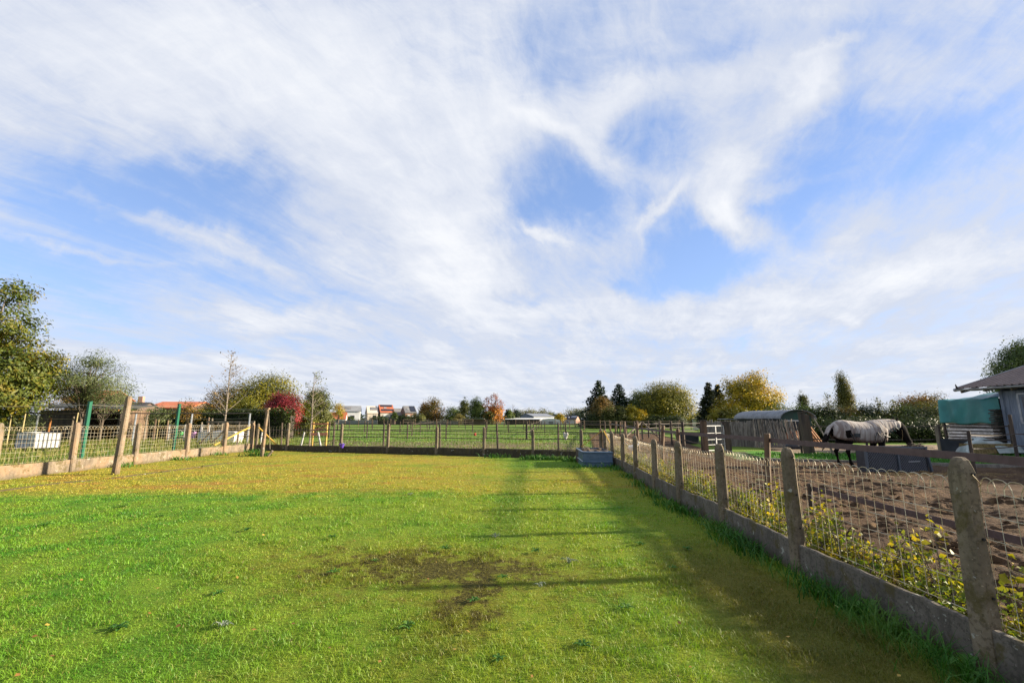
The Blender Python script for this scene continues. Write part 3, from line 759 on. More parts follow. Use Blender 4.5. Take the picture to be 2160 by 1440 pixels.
# lane and gate fences
tape_fence('tape_fence', 'dark post and tape fence along the far side of the muddy lane', [(8.9, 21.6, 1.42), (9.4, 25.2), (9.9, 28.5), (10.6, 33), (11.6, 39), (12.8, 47), (14.5, 58)], 1.42, [1.25, .8, .45], 0.05, 0.075)
tape_fence('tape_fence', 'second dark rail fence crossing the meadow right of the lane', [(11.2, 42), (14.0, 44.5), (17, 47), (20.5, 50), (24, 52)], 1.4, [1.2, .8, .45], 0.05, 0.07)
tape_fence('tape_fence', 'tape fence on thin dark posts behind the horse and its grass strip', [(13.1, 20.9, 1.4),  (16.0, 20.8, 1.4), (19.0, 20.4, 1.35), (21.6, 19.9, 1.35)], 1.4, [1.28, .7], 0.045, 0.05, lean=.0)
tape_fence('tape_fence', 'black post and triple tape fence in front of the tarpaulin stack and stable', [(13.5, 13.6, 1.24), (16.25, 14.9, 1.72), (19.5, 15.2, 1.6)], 1.3, [1.1, .72], 0.03, 0.05, lean=.01)
# the meadow behind the garden
tape_fence('meadow_fence', 'dark post and rail fence directly behind the rear garden fence', [(-14.9, 25.0), (-12.2, 24.4), (-9.3, 24.0), (-6.55, 23.5), (-3.5, 22.4), (-.65, 21.7), (2.1, 20.9), (4.9, 20.1)], 1.38, [1.02, .70, .22], 0.04, 0.05)
tape_fence('meadow_fence', 'post and rail fence standing second behind the garden, dark posts in grazed grass', [(-21.5, 38.6), (-18.4, 38.4), (-15.2, 38.2), (-12.0, 38.0), (-8.6, 37.8), (-5.3, 37.0), (-2.1, 37.2), (1.15, 37.2), (4.35, 37.2), (7.4, 36.6)], 1.4, [1.2, .78, .42], 0.05, 0.06)
tape_fence('meadow_fence', 'third post and rail fence across the meadow, beyond the red ball', [(x, 56 + random.uniform(-.3, .3)) for x in np.arange(-40, 13.1, 4.4)], 1.4, [1.15, .7], 0.06, 0.065)
tape_fence('meadow_fence', 'fourth fence line of many thin dark posts towards the far end of the meadow', [(x + random.uniform(-.5, .5), 78 + random.uniform(-.5, .5)) for x in np.arange(-44, 22, 3.3)], 1.45, [1.3, .8], 0.07, 0.07)
tape_fence('meadow_fence', 'farthest fence line of crowded brown stakes before the houses and barn', [(x + random.uniform(-.6, .6), 104 + random.uniform(-1, 1)) for x in np.arange(-48, 34, 2.6)], 1.7, [1.6, 1.1, .6], 0.09, 0.09, mp='post_brown')
tape_fence('meadow_fence', 'row of pale and brown stakes in the meadow right of the garden corner', [(x + random.uniform(-.4, .4), 66 + x * .25) for x in np.arange(7, 34, 2.0)], 1.5, [1.35, .8], 0.06, 0.07, mp='post_brown')
# fences running away
tape_fence('meadow_fence', 'rail fence running away across the meadow, left of centre', [(-8.6, 37.8), (-9.8, 45), (-11, 55), (-12.2, 66), (-13.4, 78)], 1.4, [1.15, .6], 0.05, 0.06)
tape_fence('meadow_fence', 'rail fence running away across the meadow, near the white barn', [(1.2, 37.2), (1.9, 46), (2.6, 56), (3.6, 68), (4.6, 80)], 1.4, [1.15, .6], 0.05, 0.06)

# big sleeper post and leaning prop, small props of the horse yard
t = thing('gate_post', 'massive dark brown sleeper post in front of the barrel-roofed hut', 'post', (13.3, 20.6, 0))
b = MB(); b.bar((13.16, 20.6, -.1), (13.06, 20.6, 1.86), .22, .2); b.bar((13.38, 20.65, -.1), (13.28, 20.65, 1.78), .19, .2); b.build('sleeper', M['post_dark'], t)
MB().box((13.1, 20.6, 1.885), (.26, .26, .05)).build('cap', M['gap'], t)
tag(MB().tube([(13.42, 20.3, 1.62), (13.72, 20.2, .85), (13.98, 20.1, .03)], [.03, .035, .05], 7).build('prop_pole', M['stick']), 'peeled pole leaning against the massive sleeper post', 'pole')
for x, y, hh, l in ((9.02, 21.55, 1.5, 'dark brown gate post left of the white metal gate'), (10.55, 22.55, 1.42, 'thick black gate post right of the white metal gate')):
    t = thing('gate_post', l, 'post', (x, y, 0))
    MB().bar((x, y, -.1), (x - .02, y, hh), .3 if x > 10 else .2, .24).build('shaft', M['post_dark'] if x > 10 else M['post_brown'], t)
    MB().box((x - .02, y, hh + .025), (.33 if x > 10 else .22, .27, .05)).build('cap', M['gap'], t)
t = thing('metal_gate', 'white tubular metal gate standing between two dark gate posts by the lane', 'gate', (9.25, 21.7, 0))
g0, g1 = Vector((9.22, 21.75, 0)), Vector((10.38, 22.5, 0))
b = MB()
for q in (g0, g1): b.tube([(q.x, q.y, .12), (q.x, q.y, 1.26)], .026, 6)
for z in (.12, 1.26): b.tube([(g0.x, g0.y, z), (g1.x, g1.y, z)], .024, 6)
b.build('frame', M['white_paint'], t)
for z in (.38, .62, .92): MB().tube([(g0.x, g0.y, z), (g1.x, g1.y, z)], .016, 6).build('rail', M['white_paint'], t)
m_ = (g0 + g1) / 2
MB().box((m_.x, m_.y - .03, .69), (.06, .03, 1.1), math.atan2(.75, 1.16)).build('stile', M['white_paint'], t)
t = thing('corner_brace', 'tan wooden corner stakes braced in an A shape in the meadow right of the lane', 'brace', (10.6, 36, 0))
for (a, b_) in (((10.2, 36, 0), (10.2, 36, 1.45)), ((10.15, 35.95, 1.35), (8.4, 34.8, .1)), ((10.25, 35.95, 1.35), (11.4, 35.4, .1))):
    MB().bar(a, b_, .1).build('stake', M['post_grey'], t)
t = thing('water_trough', 'dark tub and frame in the grass left of the white metal gate', 'trough', (11.6, 30.5, 0))
MB().loft([[(11.6 + sx * w_, 30.5 + sy * w_ * .6, z) for sx, sy in ((-1, -1), (1, -1), (1, 1), (-1, 1))] for w_, z in ((.55, 0), (.65, .6), (.58, .6), (.52, .15))]).build('tub', M['feeder'], t)
MB().tube([(11.0, 30.1, 0), (11.0, 30.1, .9), (12.2, 30.1, .9), (12.2, 30.1, 0)], .03, 6).build('frame', M['feeder_frame'], t)
b = MB(); b.ball((14.65, 24.0, .2), (.42, .3, .26), 10, 6); b.ball((14.95, 23.9, .15), (.3, .25, .2), 8, 5)
tag(b.build('plastic_sack', M['feeder'], None, True), 'dark plastic sack lying on the grass below the leaning sticks', 'sack')

# kerb behind the horse
b = MB(); kp = [(x, float(kerb_y(x))) for x in (9.6, 11, 12.6, 14.4, 16.2, 18, 24)]
for (p, q) in zip(kp, kp[1:]): b.bar((p[0], p[1], .06), (q[0], q[1], .06), .12, .14)
tag(b.build('kerb', M['kerb']), kind='structure')
b = MB().box((22.5, 15.6, .05), (9, 4.4, .14)); tag(b.build('stable_slab', M['kerb']), kind='structure')
b = MB()
for (p, q) in zip([(-11.35, 8.2), (-11.3, 10.3), (-11.2, 11.7), (-10.75, 12.5), (-10.55, 14), (-10.4, 15.6)], [(-11.32, 10.2), (-11.22, 11.6), (-10.85, 12.1), (-10.58, 13.9), (-10.42, 15.5), (-10.2, 17.5)]):
    b.bar((*p, -.012), (*q, -.012), .08, .06)
tag(b.build('edging_strip', M['conc_edge']), kind='structure')

# ------------------------------------------------------------------ blue corrugated compost bin in the lawn corner
t = thing('compost_bin', 'slate-blue ribbed metal compost bin full of earth in the far right corner of the lawn', 'bin', (2.87, 16.2, 0))
def ribbed(a, b_, h):
    a, b_ = Vector(a), Vector(b_); d = (b_ - a).normalized(); n = Vector((d.y, -d.x, 0)); m = MB()
    prof = [(0, 0), (.0, .16), (.02, .175), (.02, .205), (0, .22), (0, .47), (.02, .485), (.02, .52), (-.03, .535), (-.03, 0)]
    m.loft([[tuple(q + n * o_ + Vector((0, 0, -.02 + z * h / .535))) for o_, z in prof] for q in (a, b_)]); return m
P4 = [(2.36, 15.45), (3.34, 15.4), (3.4, 17.6), (2.45, 17.6)]
for i in range(4):
    p, q = P4[i], P4[(i + 1) % 4]; ribbed((*p, 0), (*q, 0), .53).build('side_panel', M['bin'], t)
b = MB(); b.box((2.88, 16.5, .24), (.9, 2.05, .46), rot=Matrix.Rotation(.02, 3, 'Z')); b.build('earth', M['soil'], t)
for k in range(9): MB().ball((2.5 + random.random() * .75, 15.6 + random.random() * 1.6, .47), (random.uniform(.06, .16), random.uniform(.06, .14), .07), 7, 5).build('earth_heap', M['soil'], t)

# ------------------------------------------------------------------ clothesline, green posts, tools
t = thing('clothesline_post', 'tall leaning tan concrete clothesline post standing on the lawn in front of the left fence', 'post', (-11.45, 13.46, 0))
concrete_post(-11.45, 13.46, 2.24, (.08, 0), .15, False).build('shaft', M['conc_left'], t)
t = thing('clothesline_post', 'concrete clothesline post near the far left corner of the lawn, with a white prop', 'post', (-10.8, 20.0, 0))
concrete_post(-10.8, 20.0, 2.06, (.06, 0), .12, False).build('shaft', M['conc_left'], t)
MB().box((-10.74, 20.0, 2.03), (.17, .15, .07)).build('cap', M['conc_left'], t)
t = thing('prop_stick', 'slim grey prop leaning from the far clothesline post to the grass, with a wooden foot', 'prop', (-10.3, 20.0, 0))
MB().tube([(-10.66, 19.95, 1.95), (-10.42, 19.9, .3)], .014, 6).build('rod', M['post_grey'], t)
MB().bar((-10.48, 19.9, .02), (-10.28, 19.85, .24), .09, .06).build('foot', M['post_grey'], t)
for x, y, h, dxl, l in ((-15.9, 17.12, 2.22, .0, 'dark green painted steel post between the leaning concrete post and the left frame edge'), (-15.42, 21.05, 2.26, .02, 'dark green painted steel post further back, in front of the hedge and orange roof')):
    t = thing('steel_post', l, 'post', (x, y, 0))
    MB().bar((x, y, -.1), (x + dxl, y, h), .12, .08).build('shaft', M['green_paint'], t)
    MB().box((x + dxl, y, h + .01), (.13, .09, .02)).build('cap', M['green_paint'], t)
b = MB()
for p, q in (((-22, 15, 1.98), (-15.9, 17.12, 2.1)), ((-15.9, 17.12, 2.1), (-15.4, 21.05, 2.18)), ((-15.4, 21.05, 2.18), (-10.75, 20.0, 1.98))):
    b.tube([(p[0] + (q[0] - p[0]) * f, p[1] + (q[1] - p[1]) * f, p[2] + (q[2] - p[2]) * f - .05 * math.sin(math.pi * f)) for f in np.linspace(0, 1, 8)], .010, 4)
tag(b.build('clothesline', M['wire_dark']), 'thin wire strung past the two green posts to the far concrete clothesline post', 'wire')

# left paddock cross fence with galvanised poles
t = thing('wire_fence', 'cross fence of galvanised poles with a brown top rope and wires in the left paddock', 'fence', (-22, 27, 0))
poles = [at(px, 871, 27) for px in (-120, -20, 81, 182, 287, 405, 527)]
for (x, y, z) in poles: MB().tube([(x, y, 0), (x + .02, y, z - .01)], .048, 7).build('pole', M['galv'], t)
for z, r_, m_ in ((1.93, .032, 'tape_far'), (1.62, .012, 'wire_dark'), (1.25, .010, 'wire_dark'), (.8, .010, 'wire_dark')):
    MB().tube([(p[0] + (q[0] - p[0]) * f, 26.93, z - .03 * math.sin(math.pi * f)) for p, q in zip(poles, poles[1:]) for f in (0, .5)] + [(poles[-1][0], 26.93, z)], r_, 5).build('rope' if r_ > .02 else 'wire', M[m_], t)
stk = [(10, 27.5, 868, 'post_grey'), (26, 26, 866, 'bamboo'), (54, 25, 872, 'bamboo'), (108, 28, 880, 'post_orange'), (156, 27.8, 878, 'post_grey'), (165, 26, 870, 'bamboo'), (215, 30, 882, 'post_grey'),
       (311, 28, 874, 'post_grey'), (329, 31, 884, 'post_brown'), (336, 32, 880, 'bamboo'), (355, 31.5, 886, 'post_brown'), (362, 33, 886, 'post_grey'), (426, 33, 890, 'post_grey'), (441, 30, 880, 'post_brown'), (448, 28.5, 882, 'post_grey'), (470, 31, 890, 'post_grey')]
names = {'post_grey': 'grey wooden', 'bamboo': 'pale bamboo', 'post_orange': 'bright orange-brown wooden', 'post_brown': 'reddish brown wooden'}
where = ['at the far left edge of the picture', 'leaning at the left behind the fence', 'behind the fence left of the white crate', 'standing just behind the white crate', 'between the white crate and the green post',
         'tall beside the near green post, before the shed', 'in front of the open shed', 'right of the leaning clothesline post', 'left of the second green post, before the hedge', 'thin, supporting a young tree before the hedge',
         'short, left of the hurdles', 'beside the green bucket hurdle', 'behind the lilac bucket', 'carrying the left end of the timber rail', 'standing under the timber rail', 'under the middle of the timber rail']
for (px, Y, yt, m_), wh in zip(stk, where):
    x, y, z = at(px, yt, Y); r_ = .03 if m_ == 'bamboo' else .055; lx = random.uniform(-.05, .05)
    tag(MB().tube([(x - lx, y, -.05), (x, y, z - .02), (x, y, z)], [r_, r_ * .9, r_ * .7], 7).build('stake', M[m_]), names[m_] + ' stake ' + wh, 'stake')
t = thing('timber_rail', 'weathered tan timber rail on stakes left of the far corner of the lawn', 'rail', (-17, 27.5, 0))
xa, xb = at(437, 886, 28)[0], at(545, 888, 28)[0]
MB().bar((xa, 28, 1.42), (xb, 27.6, 1.40), .09, .14).build('beam', M['post_grey'], t)
for x in (xa + .4, xb - .5): MB().bar((x, 27.95, 0), (x, 27.95, 1.34), .09).build('leg', M['post_grey'], t)
tag(MB().bar(at(445, 942, 26)[:2] + (.25,), at(474, 908, 26), .09).build('brace_pole', M['post_grey']), 'slanting brown pole propped behind the left fence near the corner', 'pole')
tag(MB().bar((-17.2, 25.2, .1), (-15.9, 24.8, 1.35), .06).build('brace_pole', M['post_dark']), 'thin dark pole slanting behind the mesh beside the yellow brace', 'pole')

# hurdles and buckets
for k, (xa, xb, Y, l) in enumerate(((357, 390, 30, 'white slatted hurdle carrying a green bucket'), (400, 424, 30, 'white slatted hurdle carrying a lilac bucket'), (427, 442, 29.6, 'narrow white slatted hurdle right of the lilac bucket'))):
    x0, x1 = at(xa, 900, Y)[0], at(xb, 900, Y)[0]; t = thing('hurdle', l, 'hurdle', ((x0 + x1) / 2, Y, 0), 'white hurdles of the left paddock')
    for x in (x0, x1): MB().box((x, Y, .62), (.05, .05, 1.24)).build('upright', M['white_paint'], t)
    for z in (.18, .36, .54, .72, .9, 1.2): MB().box(((x0 + x1) / 2, Y - .002, z), (x1 - x0 - .05, .035, .045)).build('slat', M['white_paint'], t)
for px, m_, l in ((381, 'green_plastic', 'green plastic bucket hanging on a white hurdle'), (408, 'lilac_plastic', 'lilac plastic bucket hanging on a white hurdle')):
    x, y, z = at(px, 916, 29.8); t = thing('bucket', l, 'bucket', (x, y, z - .2))
    MB().loft([[(x + r_ * math.cos(a), y + r_ * math.sin(a) * .7, z + dz_) for a in np.linspace(0, 2 * math.pi, 12, endpoint=False)] for r_, dz_ in ((.13, -.2), (.17, .15), (.18, .17), (.15, .17), (.12, -.15))]).build('pail', M[m_], t)
    MB().tube([(x + .17 * math.cos(a), y - .12, z + .15 + .12 * math.sin(a)) for a in np.linspace(0, math.pi, 8)], .012, 5).build('handle', M['white_plastic'], t)
x, y, _ = at(465, 930, 30)
t = thing('water_tank', 'low white plastic tank behind the mesh left of the far lawn corner', 'tank', (x, 30, 0))
b = MB(); rr = [[(x + sx * w_, 30 + sy * .5, z) for sx, sy in ((-1, -1), (1, -1), (1, 1), (-1, 1))] for w_, z in ((1.15, .1), (1.2, .75), (1.1, .8))]; b.loft(rr).build('body', M['white_plastic'], t)
MB().box((x, 30, .83), (.5, .4, .06)).build('lid', M['galv'], t)

# white crate tank in its grid
t = thing('crate_tank', 'cut-open white plastic tank in a dark steel grid standing in the left paddock', 'tank', at(80, 930, 23)[:2] + (0,))
A, B_, C_ = at(35, 925, 23.4)[:2], at(74, 925, 22.5)[:2], at(127, 925, 23.2)[:2]; D_ = (A[0] + C_[0] - B_[0], A[1] + C_[1] - B_[1])
Q = [A, B_, C_, D_]; z0, z1 = .18, .92
for i in range(4):
    p, q = Q[i], Q[(i + 1) % 4]
    MB().bar((*p, (z0 + z1) / 2), (*q, (z0 + z1) / 2), .03, z1 - z0).build('wall', M['white_plastic'], t)
    b = MB(); c_ = Vector(((A[0] + C_[0]) / 2, (A[1] + C_[1]) / 2, 0)); n_ = (Vector(((p[0] + q[0]) / 2, (p[1] + q[1]) / 2, 0)) - c_).normalized() * .045
    for f in np.linspace(0, 1, 7):
        X, Y_ = p[0] + (q[0] - p[0]) * f + n_.x, p[1] + (q[1] - p[1]) * f + n_.y; b.tube([(X, Y_, z0 - .1), (X, Y_, z1)], .011, 5)
    for z in (z0, (z0 + z1) / 2, z1): b.tube([(p[0] + n_.x, p[1] + n_.y, z), (q[0] + n_.x, q[1] + n_.y, z)], .011, 5)
    b.build('grid', M['black_steel'], t)
MB().box(((A[0] + C_[0]) / 2, (A[1] + C_[1]) / 2, z0), (1.2, 1.0, .03)).build('bottom', M['white_plastic'], t)

# small things at the rear fence
x, y, z = at(723, 939, 22.35); t = thing('plastic_pot', 'purple plastic pot hooked on a post of the rear fence', 'pot', (x, y, z))
MB().loft([[(x + r_ * math.cos(a), y - .1 + r_ * math.sin(a), z + dz_) for a in np.linspace(0, 2 * math.pi, 12, endpoint=False)] for r_, dz_ in ((.06, -.11), (.12, .05), (.15, .08), (.12, .08), (.05, -.08))]).build('pot', M['purple'], t)
MB().tube([(x, y - .02, z + .05), (x, y + .02, z + .12), (x, y + .08, z + .08)], .012, 5).build('hook', M['purple'], t)
x, y, z = at(1002, 916, 45); tag(MB().ball((x, y, .14), .14, 14, 10).build('ball', M['red'], None, True), 'red rubber ball lying in the meadow grass', 'ball')
x, y, z = at(1193, 926, 35)
b = MB(); b.ball((x, y, .32), (.17, .12, .2), 10, 7); b.ball((x - .1, y, .5), (.1, .09, .12), 8, 6); b.ball((x + .12, y - .05, .46), (.09, .08, .14), 8, 6); b.ball((x + .03, y - .05, .12), (.08, .08, .12), 8, 6)
tag(b.build('cloth_bundle', M['rag'], None, True), 'pale crumpled bundle at the foot of a dark meadow post', 'bundle')
# white jump uprights and the salmon guard round the sapling
for px0, px1, Y, l in ((553, 548, 27, 'short white upright behind the far clothesline post'), (642, 634, 25.5, 'white stake leaning left of the orange tree guard'), (671, 677, 25.2, 'white stake leaning right under the orange tree guard')):
    a, c = at(px0, 911, Y), at(px1, 943, Y)
    tag(MB().bar(a, (c[0], c[1], .05), .09, .06).build('stake', M['white_paint']), l, 'stake')
t = thing('tree_guard', 'salmon-orange board guard on tan stakes around a young bare tree', 'tree guard', at(675, 930, 26)[:2] + (0,))
xa, xb = at(661, 900, 26)[0], at(690, 900, 26)[0]
for x in (xa, xb): MB().tube([(x, 26, 0), (x, 26, 1.42)], .05, 6).build('stake', M['strap'], t)
for z, hh in ((1.32, .09), (.98, .05), (.75, .16)): MB().box(((xa + xb) / 2, 25.93, z), (xb - xa + .15, .03, hh)).build('board', M['orange_wood'], t)
MB().bar((xa, 25.9, .98), (xb, 25.9, 1.16), .03, .05).build('slat', M['orange_wood'], t)

# ------------------------------------------------------------------ trees
def branchy(b, base, top, r0, n, spread, tips=None, sub=2):
    pass


DENS = (2.1, 2.3, 0.88)                         # how thickly crowns are leafed


def crown_points(ells, nclump, per, cs, shell=0.55, cut=None):
    P, N, C = [], [], []
    vol = np.array([e[3] * e[4] * e[5] for e in ells]) ** 0.75; vol = vol / vol.sum()
    for e, f in zip(ells, vol):
        k = max(3, int(nclump * f)); c0 = np.array(e[:3]); rr = np.array(e[3:6])
        u = rng.normal(size=(k, 3)); u /= np.linalg.norm(u, axis=1)[:, None]
        rad = shell + (1 - shell) * rng.random(k) ** 0.6; rad *= rng.uniform(.86, 1.12, k)
        cc = c0 + u * rad[:, None] * rr; C.append(cc)
        for ci, ui in zip(cc, u):
            m = max(2, int(per * rng.uniform(.5, 1.5)))
            pts = ci + rng.normal(size=(m, 3)) * cs * np.array([1, 1, .75]); P.append(pts); N.append(np.repeat(ui[None], m, 0))
    return np.concatenate(P), np.concatenate(N), np.concatenate(C)


def trunk_mesh(base, ch, r, C, nlimb, seed_bend=.1):
    b = MB(); x, y, z = base; top = z + ch
    b.tube([(x, y, z - .1), (x + random.uniform(-1, 1) * seed_bend * .4, y, z + ch * .35), (x + random.uniform(-1, 1) * seed_bend, y, z + ch * .7), (x, y, top)], [r * 1.25, r, r * .75, r * .3], 7)
    if len(C):
        for i in rng.choice(len(C), min(nlimb, len(C)), replace=False):
            c = C[i]; f = random.uniform(.3, .85); s = Vector((x, y, z + ch * f)); e = Vector(c)
            if e.z < s.z: s.z = max(z + ch * .2, e.z - .3)
            m = s.lerp(e, .5) + Vector((random.uniform(-.1, .1), random.uniform(-.1, .1), .08)) * (e - s).length
            b.tube([s, m, e], [r * .38, r * .2, r * .05], 5)
    return b


def tree(name, label, base, ch, r, ells, lm, nclump, per, cs, ls, nlimb=14, shell=.5, group=None, bark='bark', cat='tree', flat=.3, aspect=.6):
    x, y, z = base; t = thing(name, label, cat, base, group)
    E2 = [(x + e[0], y + e[1], z + e[2], e[3], e[4], e[5]) for e in ells]
    nclump, per, ls = int(nclump * DENS[0]), per * DENS[1], ls * DENS[2]
    P, N, C = crown_points(E2, nclump, per, cs, shell)
    k = P[:, 2] > z + .05; P, N = P[k], N[k]
    V, F = leaf_cloud(P - np.array(base), ls, N, .45, flat, aspect)
    link('crown', np_mesh('crown', V, F, rng.random(len(F))), lm, t)
    trunk_mesh(base, ch, r, C, nlimb).build('trunk', M[bark], t, True)
    return t


def conifer(name, label, base, H, Rr, lm, tiers, group=None, ls=.35, per=16, droop=.25, cat='tree', low=.04):
    x, y, z = base; t = thing(name, label, cat, base, group); P = []; b = MB()
    b.tube([(x, y, z - .1), (x, y, z + H * .6), (x, y, z + H)], [H * .022, H * .014, .02], 6)
    for k in range(tiers):
        f = low + (1 - low) * k / tiers; rad = Rr * (1 - f) ** .85 * random.uniform(.8, 1.12) + .08; nb = max(4, int(9 * (1 - f) + 4)); off = random.random() * 6
        for j in range(nb):
            a = off + 2 * math.pi * j / nb + random.uniform(-.2, .2); rr_ = rad * random.uniform(.7, 1.15); m = max(4, int(per * rr_ / Rr) + 3)
            s = np.sqrt(rng.random(m)); w = .10 * rr_ + .05
            px = x + math.cos(a) * rr_ * s + rng.normal(0, w, m); py = y + math.sin(a) * rr_ * s + rng.normal(0, w, m)
            pz = z + H * f - droop * rr_ * s ** 2 + rng.normal(0, .06 * H / tiers * 2, m); P.append(np.stack([px, py, pz], 1))
            if k % 2 == 0: b.tube([(x, y, z + H * f), (x + math.cos(a) * rr_ * .8, y + math.sin(a) * rr_ * .8, z + H * f - droop * rr_ * .6)], [.04, .01], 4)
    P = np.concatenate(P); P = P[P[:, 2] > z]
    V, F = leaf_cloud(P - np.array(base), ls, None, .4, .5, .45)
    link('crown', np_mesh('crown', V, F, rng.random(len(F))), lm, t); b.build('trunk', M['bark'], t)
    return t


L = {}
L['walnut'] = leaf_mat('walnut_leaf', (0.035, 0.058, 0.008), (0.085, 0.11, 0.012), (0.23, 0.18, 0.02), .6)
L['willow'] = leaf_mat('grey_green_leaf', (0.045, 0.065, 0.022), (0.095, 0.125, 0.042), (0.18, 0.20, 0.075), .6)
L['yellowgreen'] = leaf_mat('yellow_green_leaf', (0.055, 0.07, 0.008), (0.155, 0.155, 0.012), (0.30, 0.25, 0.02), .5)
L['crimson'] = leaf_mat('crimson_leaf', (0.08, 0.010, 0.014), (0.23, 0.028, 0.036), (0.36, 0.06, 0.06), .8)
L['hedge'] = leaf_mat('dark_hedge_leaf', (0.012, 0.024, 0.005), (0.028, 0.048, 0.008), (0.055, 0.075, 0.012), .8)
L['green'] = leaf_mat('mid_green_leaf', (0.028, 0.055, 0.009), (0.065, 0.105, 0.016), (0.125, 0.155, 0.03), .3)
L['olive'] = leaf_mat('olive_leaf', (0.04, 0.055, 0.012), (0.085, 0.10, 0.02), (0.15, 0.15, 0.035), .3)
L['pine'] = leaf_mat('conifer_needle', (0.010, 0.022, 0.012), (0.020, 0.038, 0.018), (0.035, 0.055, 0.024), .4, .1)
L['cypress'] = leaf_mat('cypress_needle', (0.010, 0.018, 0.009), (0.018, 0.028, 0.012), (0.035, 0.045, 0.018), .4, .1)
L['gold'] = leaf_mat('golden_leaf', (0.12, 0.12, 0.008), (0.34, 0.27, 0.014), (0.54, 0.35, 0.02), .5)
L['orange'] = leaf_mat('orange_leaf', (0.28, 0.09, 0.010), (0.48, 0.20, 0.014), (0.55, 0.30, 0.02), .25)
L['russet'] = leaf_mat('russet_leaf', (0.12, 0.03, 0.010), (0.22, 0.06, 0.014), (0.30, 0.10, 0.02), .4)
L['rust_green'] = leaf_mat('turning_leaf', (0.055, 0.055, 0.01), (0.13, 0.095, 0.015), (0.24, 0.12, 0.02), .25)
L['poplar'] = leaf_mat('poplar_leaf', (0.05, 0.065, 0.018), (0.11, 0.115, 0.03), (0.20, 0.17, 0.04), .3)
L['pale'] = leaf_mat('far_pale_leaf', (0.10, 0.115, 0.04), (0.17, 0.165, 0.055), (0.24, 0.21, 0.07), .1)
L['bluegreen'] = leaf_mat('far_blue_green_leaf', (0.035, 0.055, 0.04), (0.05, 0.075, 0.05), (0.07, 0.095, 0.06), .1)
L['sapling'] = leaf_mat('yellow_sapling_leaf', (0.055, 0.12, 0.012), (0.19, 0.225, 0.016), (0.45, 0.36, 0.02), 2.5, .4)
L['weed'] = leaf_mat('weed_leaf', (0.035, 0.11, 0.012), (0.06, 0.16, 0.018), (0.11, 0.20, 0.03), 3.0)


def T(name, label, px, ytop, Y, hw, lm, style='round', nclump=150, per=18, base=0.12, cs=None, ls=None, shell=.45, nlimb=14, group=None, bark='bark', r=None, cat='tree', ybot=None, aspect=.6):
    X, _, Z = at(px, ytop, Y); hwm = hw * Y / FPX; H = Z; x = X
    ls = ls or max(.10, Y * .0030); cs = cs or hwm * .13 + .05; r = r or max(.06, H * .022)
    zb = H * base; hc = (H - zb)
    if style == 'round': el = [(0, 0, zb + hc * .5, hwm * .92, hwm * .9, hc * .46), (-hwm * .35, 0, zb + hc * .42, hwm * .6, hwm * .6, hc * .34), (hwm * .35, .2, zb + hc * .36, hwm * .62, hwm * .6, hc * .33), (0, 0, zb + hc * .74, hwm * .55, hwm * .55, hc * .26)]
    elif style == 'egg': el = [(0, 0, zb + hc * .45, hwm * .95, hwm * .95, hc * .44), (0, 0, zb + hc * .7, hwm * .62, hwm * .62, hc * .31)]
    elif style == 'column': el = [(0, 0, zb + hc * .4, hwm * .95, hwm * .9, hc * .4), (0, 0, zb + hc * .7, hwm * .62, hwm * .6, hc * .3)]
    elif style == 'bush': el = [(0, 0, H * .45, hwm * .95, hwm * .8, H * .5), (-hwm * .4, 0, H * .35, hwm * .6, hwm * .6, H * .36), (hwm * .4, 0, H * .4, hwm * .55, hwm * .6, H * .42)]
    elif style == 'dome': el = [(0, 0, zb + hc * .38, hwm * .95, hwm * .9, hc * .42), (-hwm * .3, 0, zb + hc * .6, hwm * .55, hwm * .6, hc * .38), (hwm * .25, 0, zb + hc * .62, hwm * .55, hwm * .6, hc * .36)]
    else: el = style(hwm, H)
    return tree(name, label, (x, Y, 0), H * .75, r, el, L[lm], nclump, per, cs, ls, nlimb, shell, group, bark, cat, aspect=aspect)


# --- left side
tree('walnut_tree', 'large walnut tree with turning olive and ochre leaves at the left edge of the picture', at(-45, 900, 25)[:2] + (0,), 6.5, .26,
     [(-.2, 0, 4.3, 3.3, 3.0, 2.6), (1.2, 0, 3.0, 2.2, 2.2, 1.5), (1.7, .3, 4.3, 1.7, 1.8, 1.3), (.1, 0, 7.0, 1.6, 1.7, 1.7), (.4, 0, 8.6, 1.0, 1.1, 1.0), (-2.5, 0, 6, 2.4, 2.4, 2.4)], L['walnut'], 250, 30, .26, .19, 70, .3, aspect=.5)
T('olive_willow', 'airy grey-green willow with open crown, in front of the dark shed', 195, 735, 28, 98, 'willow', lambda w_, H: [(0, 0, H * .66, w_ * .85, w_ * .8, H * .22), (-w_ * .5, 0, H * .66, w_ * .5, w_ * .5, H * .2), (w_ * .6, 0, H * .54, w_ * .5, w_ * .5, H * .13), (w_ * .05, 0, H * .86, w_ * .45, w_ * .45, H * .12)], 200, 17, cs=.24, ls=.12, shell=.12, nlimb=90, r=.11, aspect=.32)
T('olive_shrub', 'low silvery shrub under the willow with drooping narrow leaves', 40, 812, 27.3, 46, 'willow', 'bush', 110, 14, ls=.14, cs=.28, nlimb=22, cat='shrub', aspect=.35)
T('olive_shrub', 'silvery drooping shrub overhanging the shed roof, right of the near green post', 225, 826, 29.5, 55, 'willow', 'dome', 42, 10, base=.60, ls=.13, cs=.26, cat='shrub', aspect=.35)
T('garden_tree', 'small ochre tree behind the willow, before the far orange roof', 150, 818, 38, 48, 'rust_green', 'round', 80, 16, cat='tree')
T('garden_tree', 'dull green rounded tree right of the willow, before the brick chimney', 262, 828, 38, 42, 'olive', 'round', 80, 16)
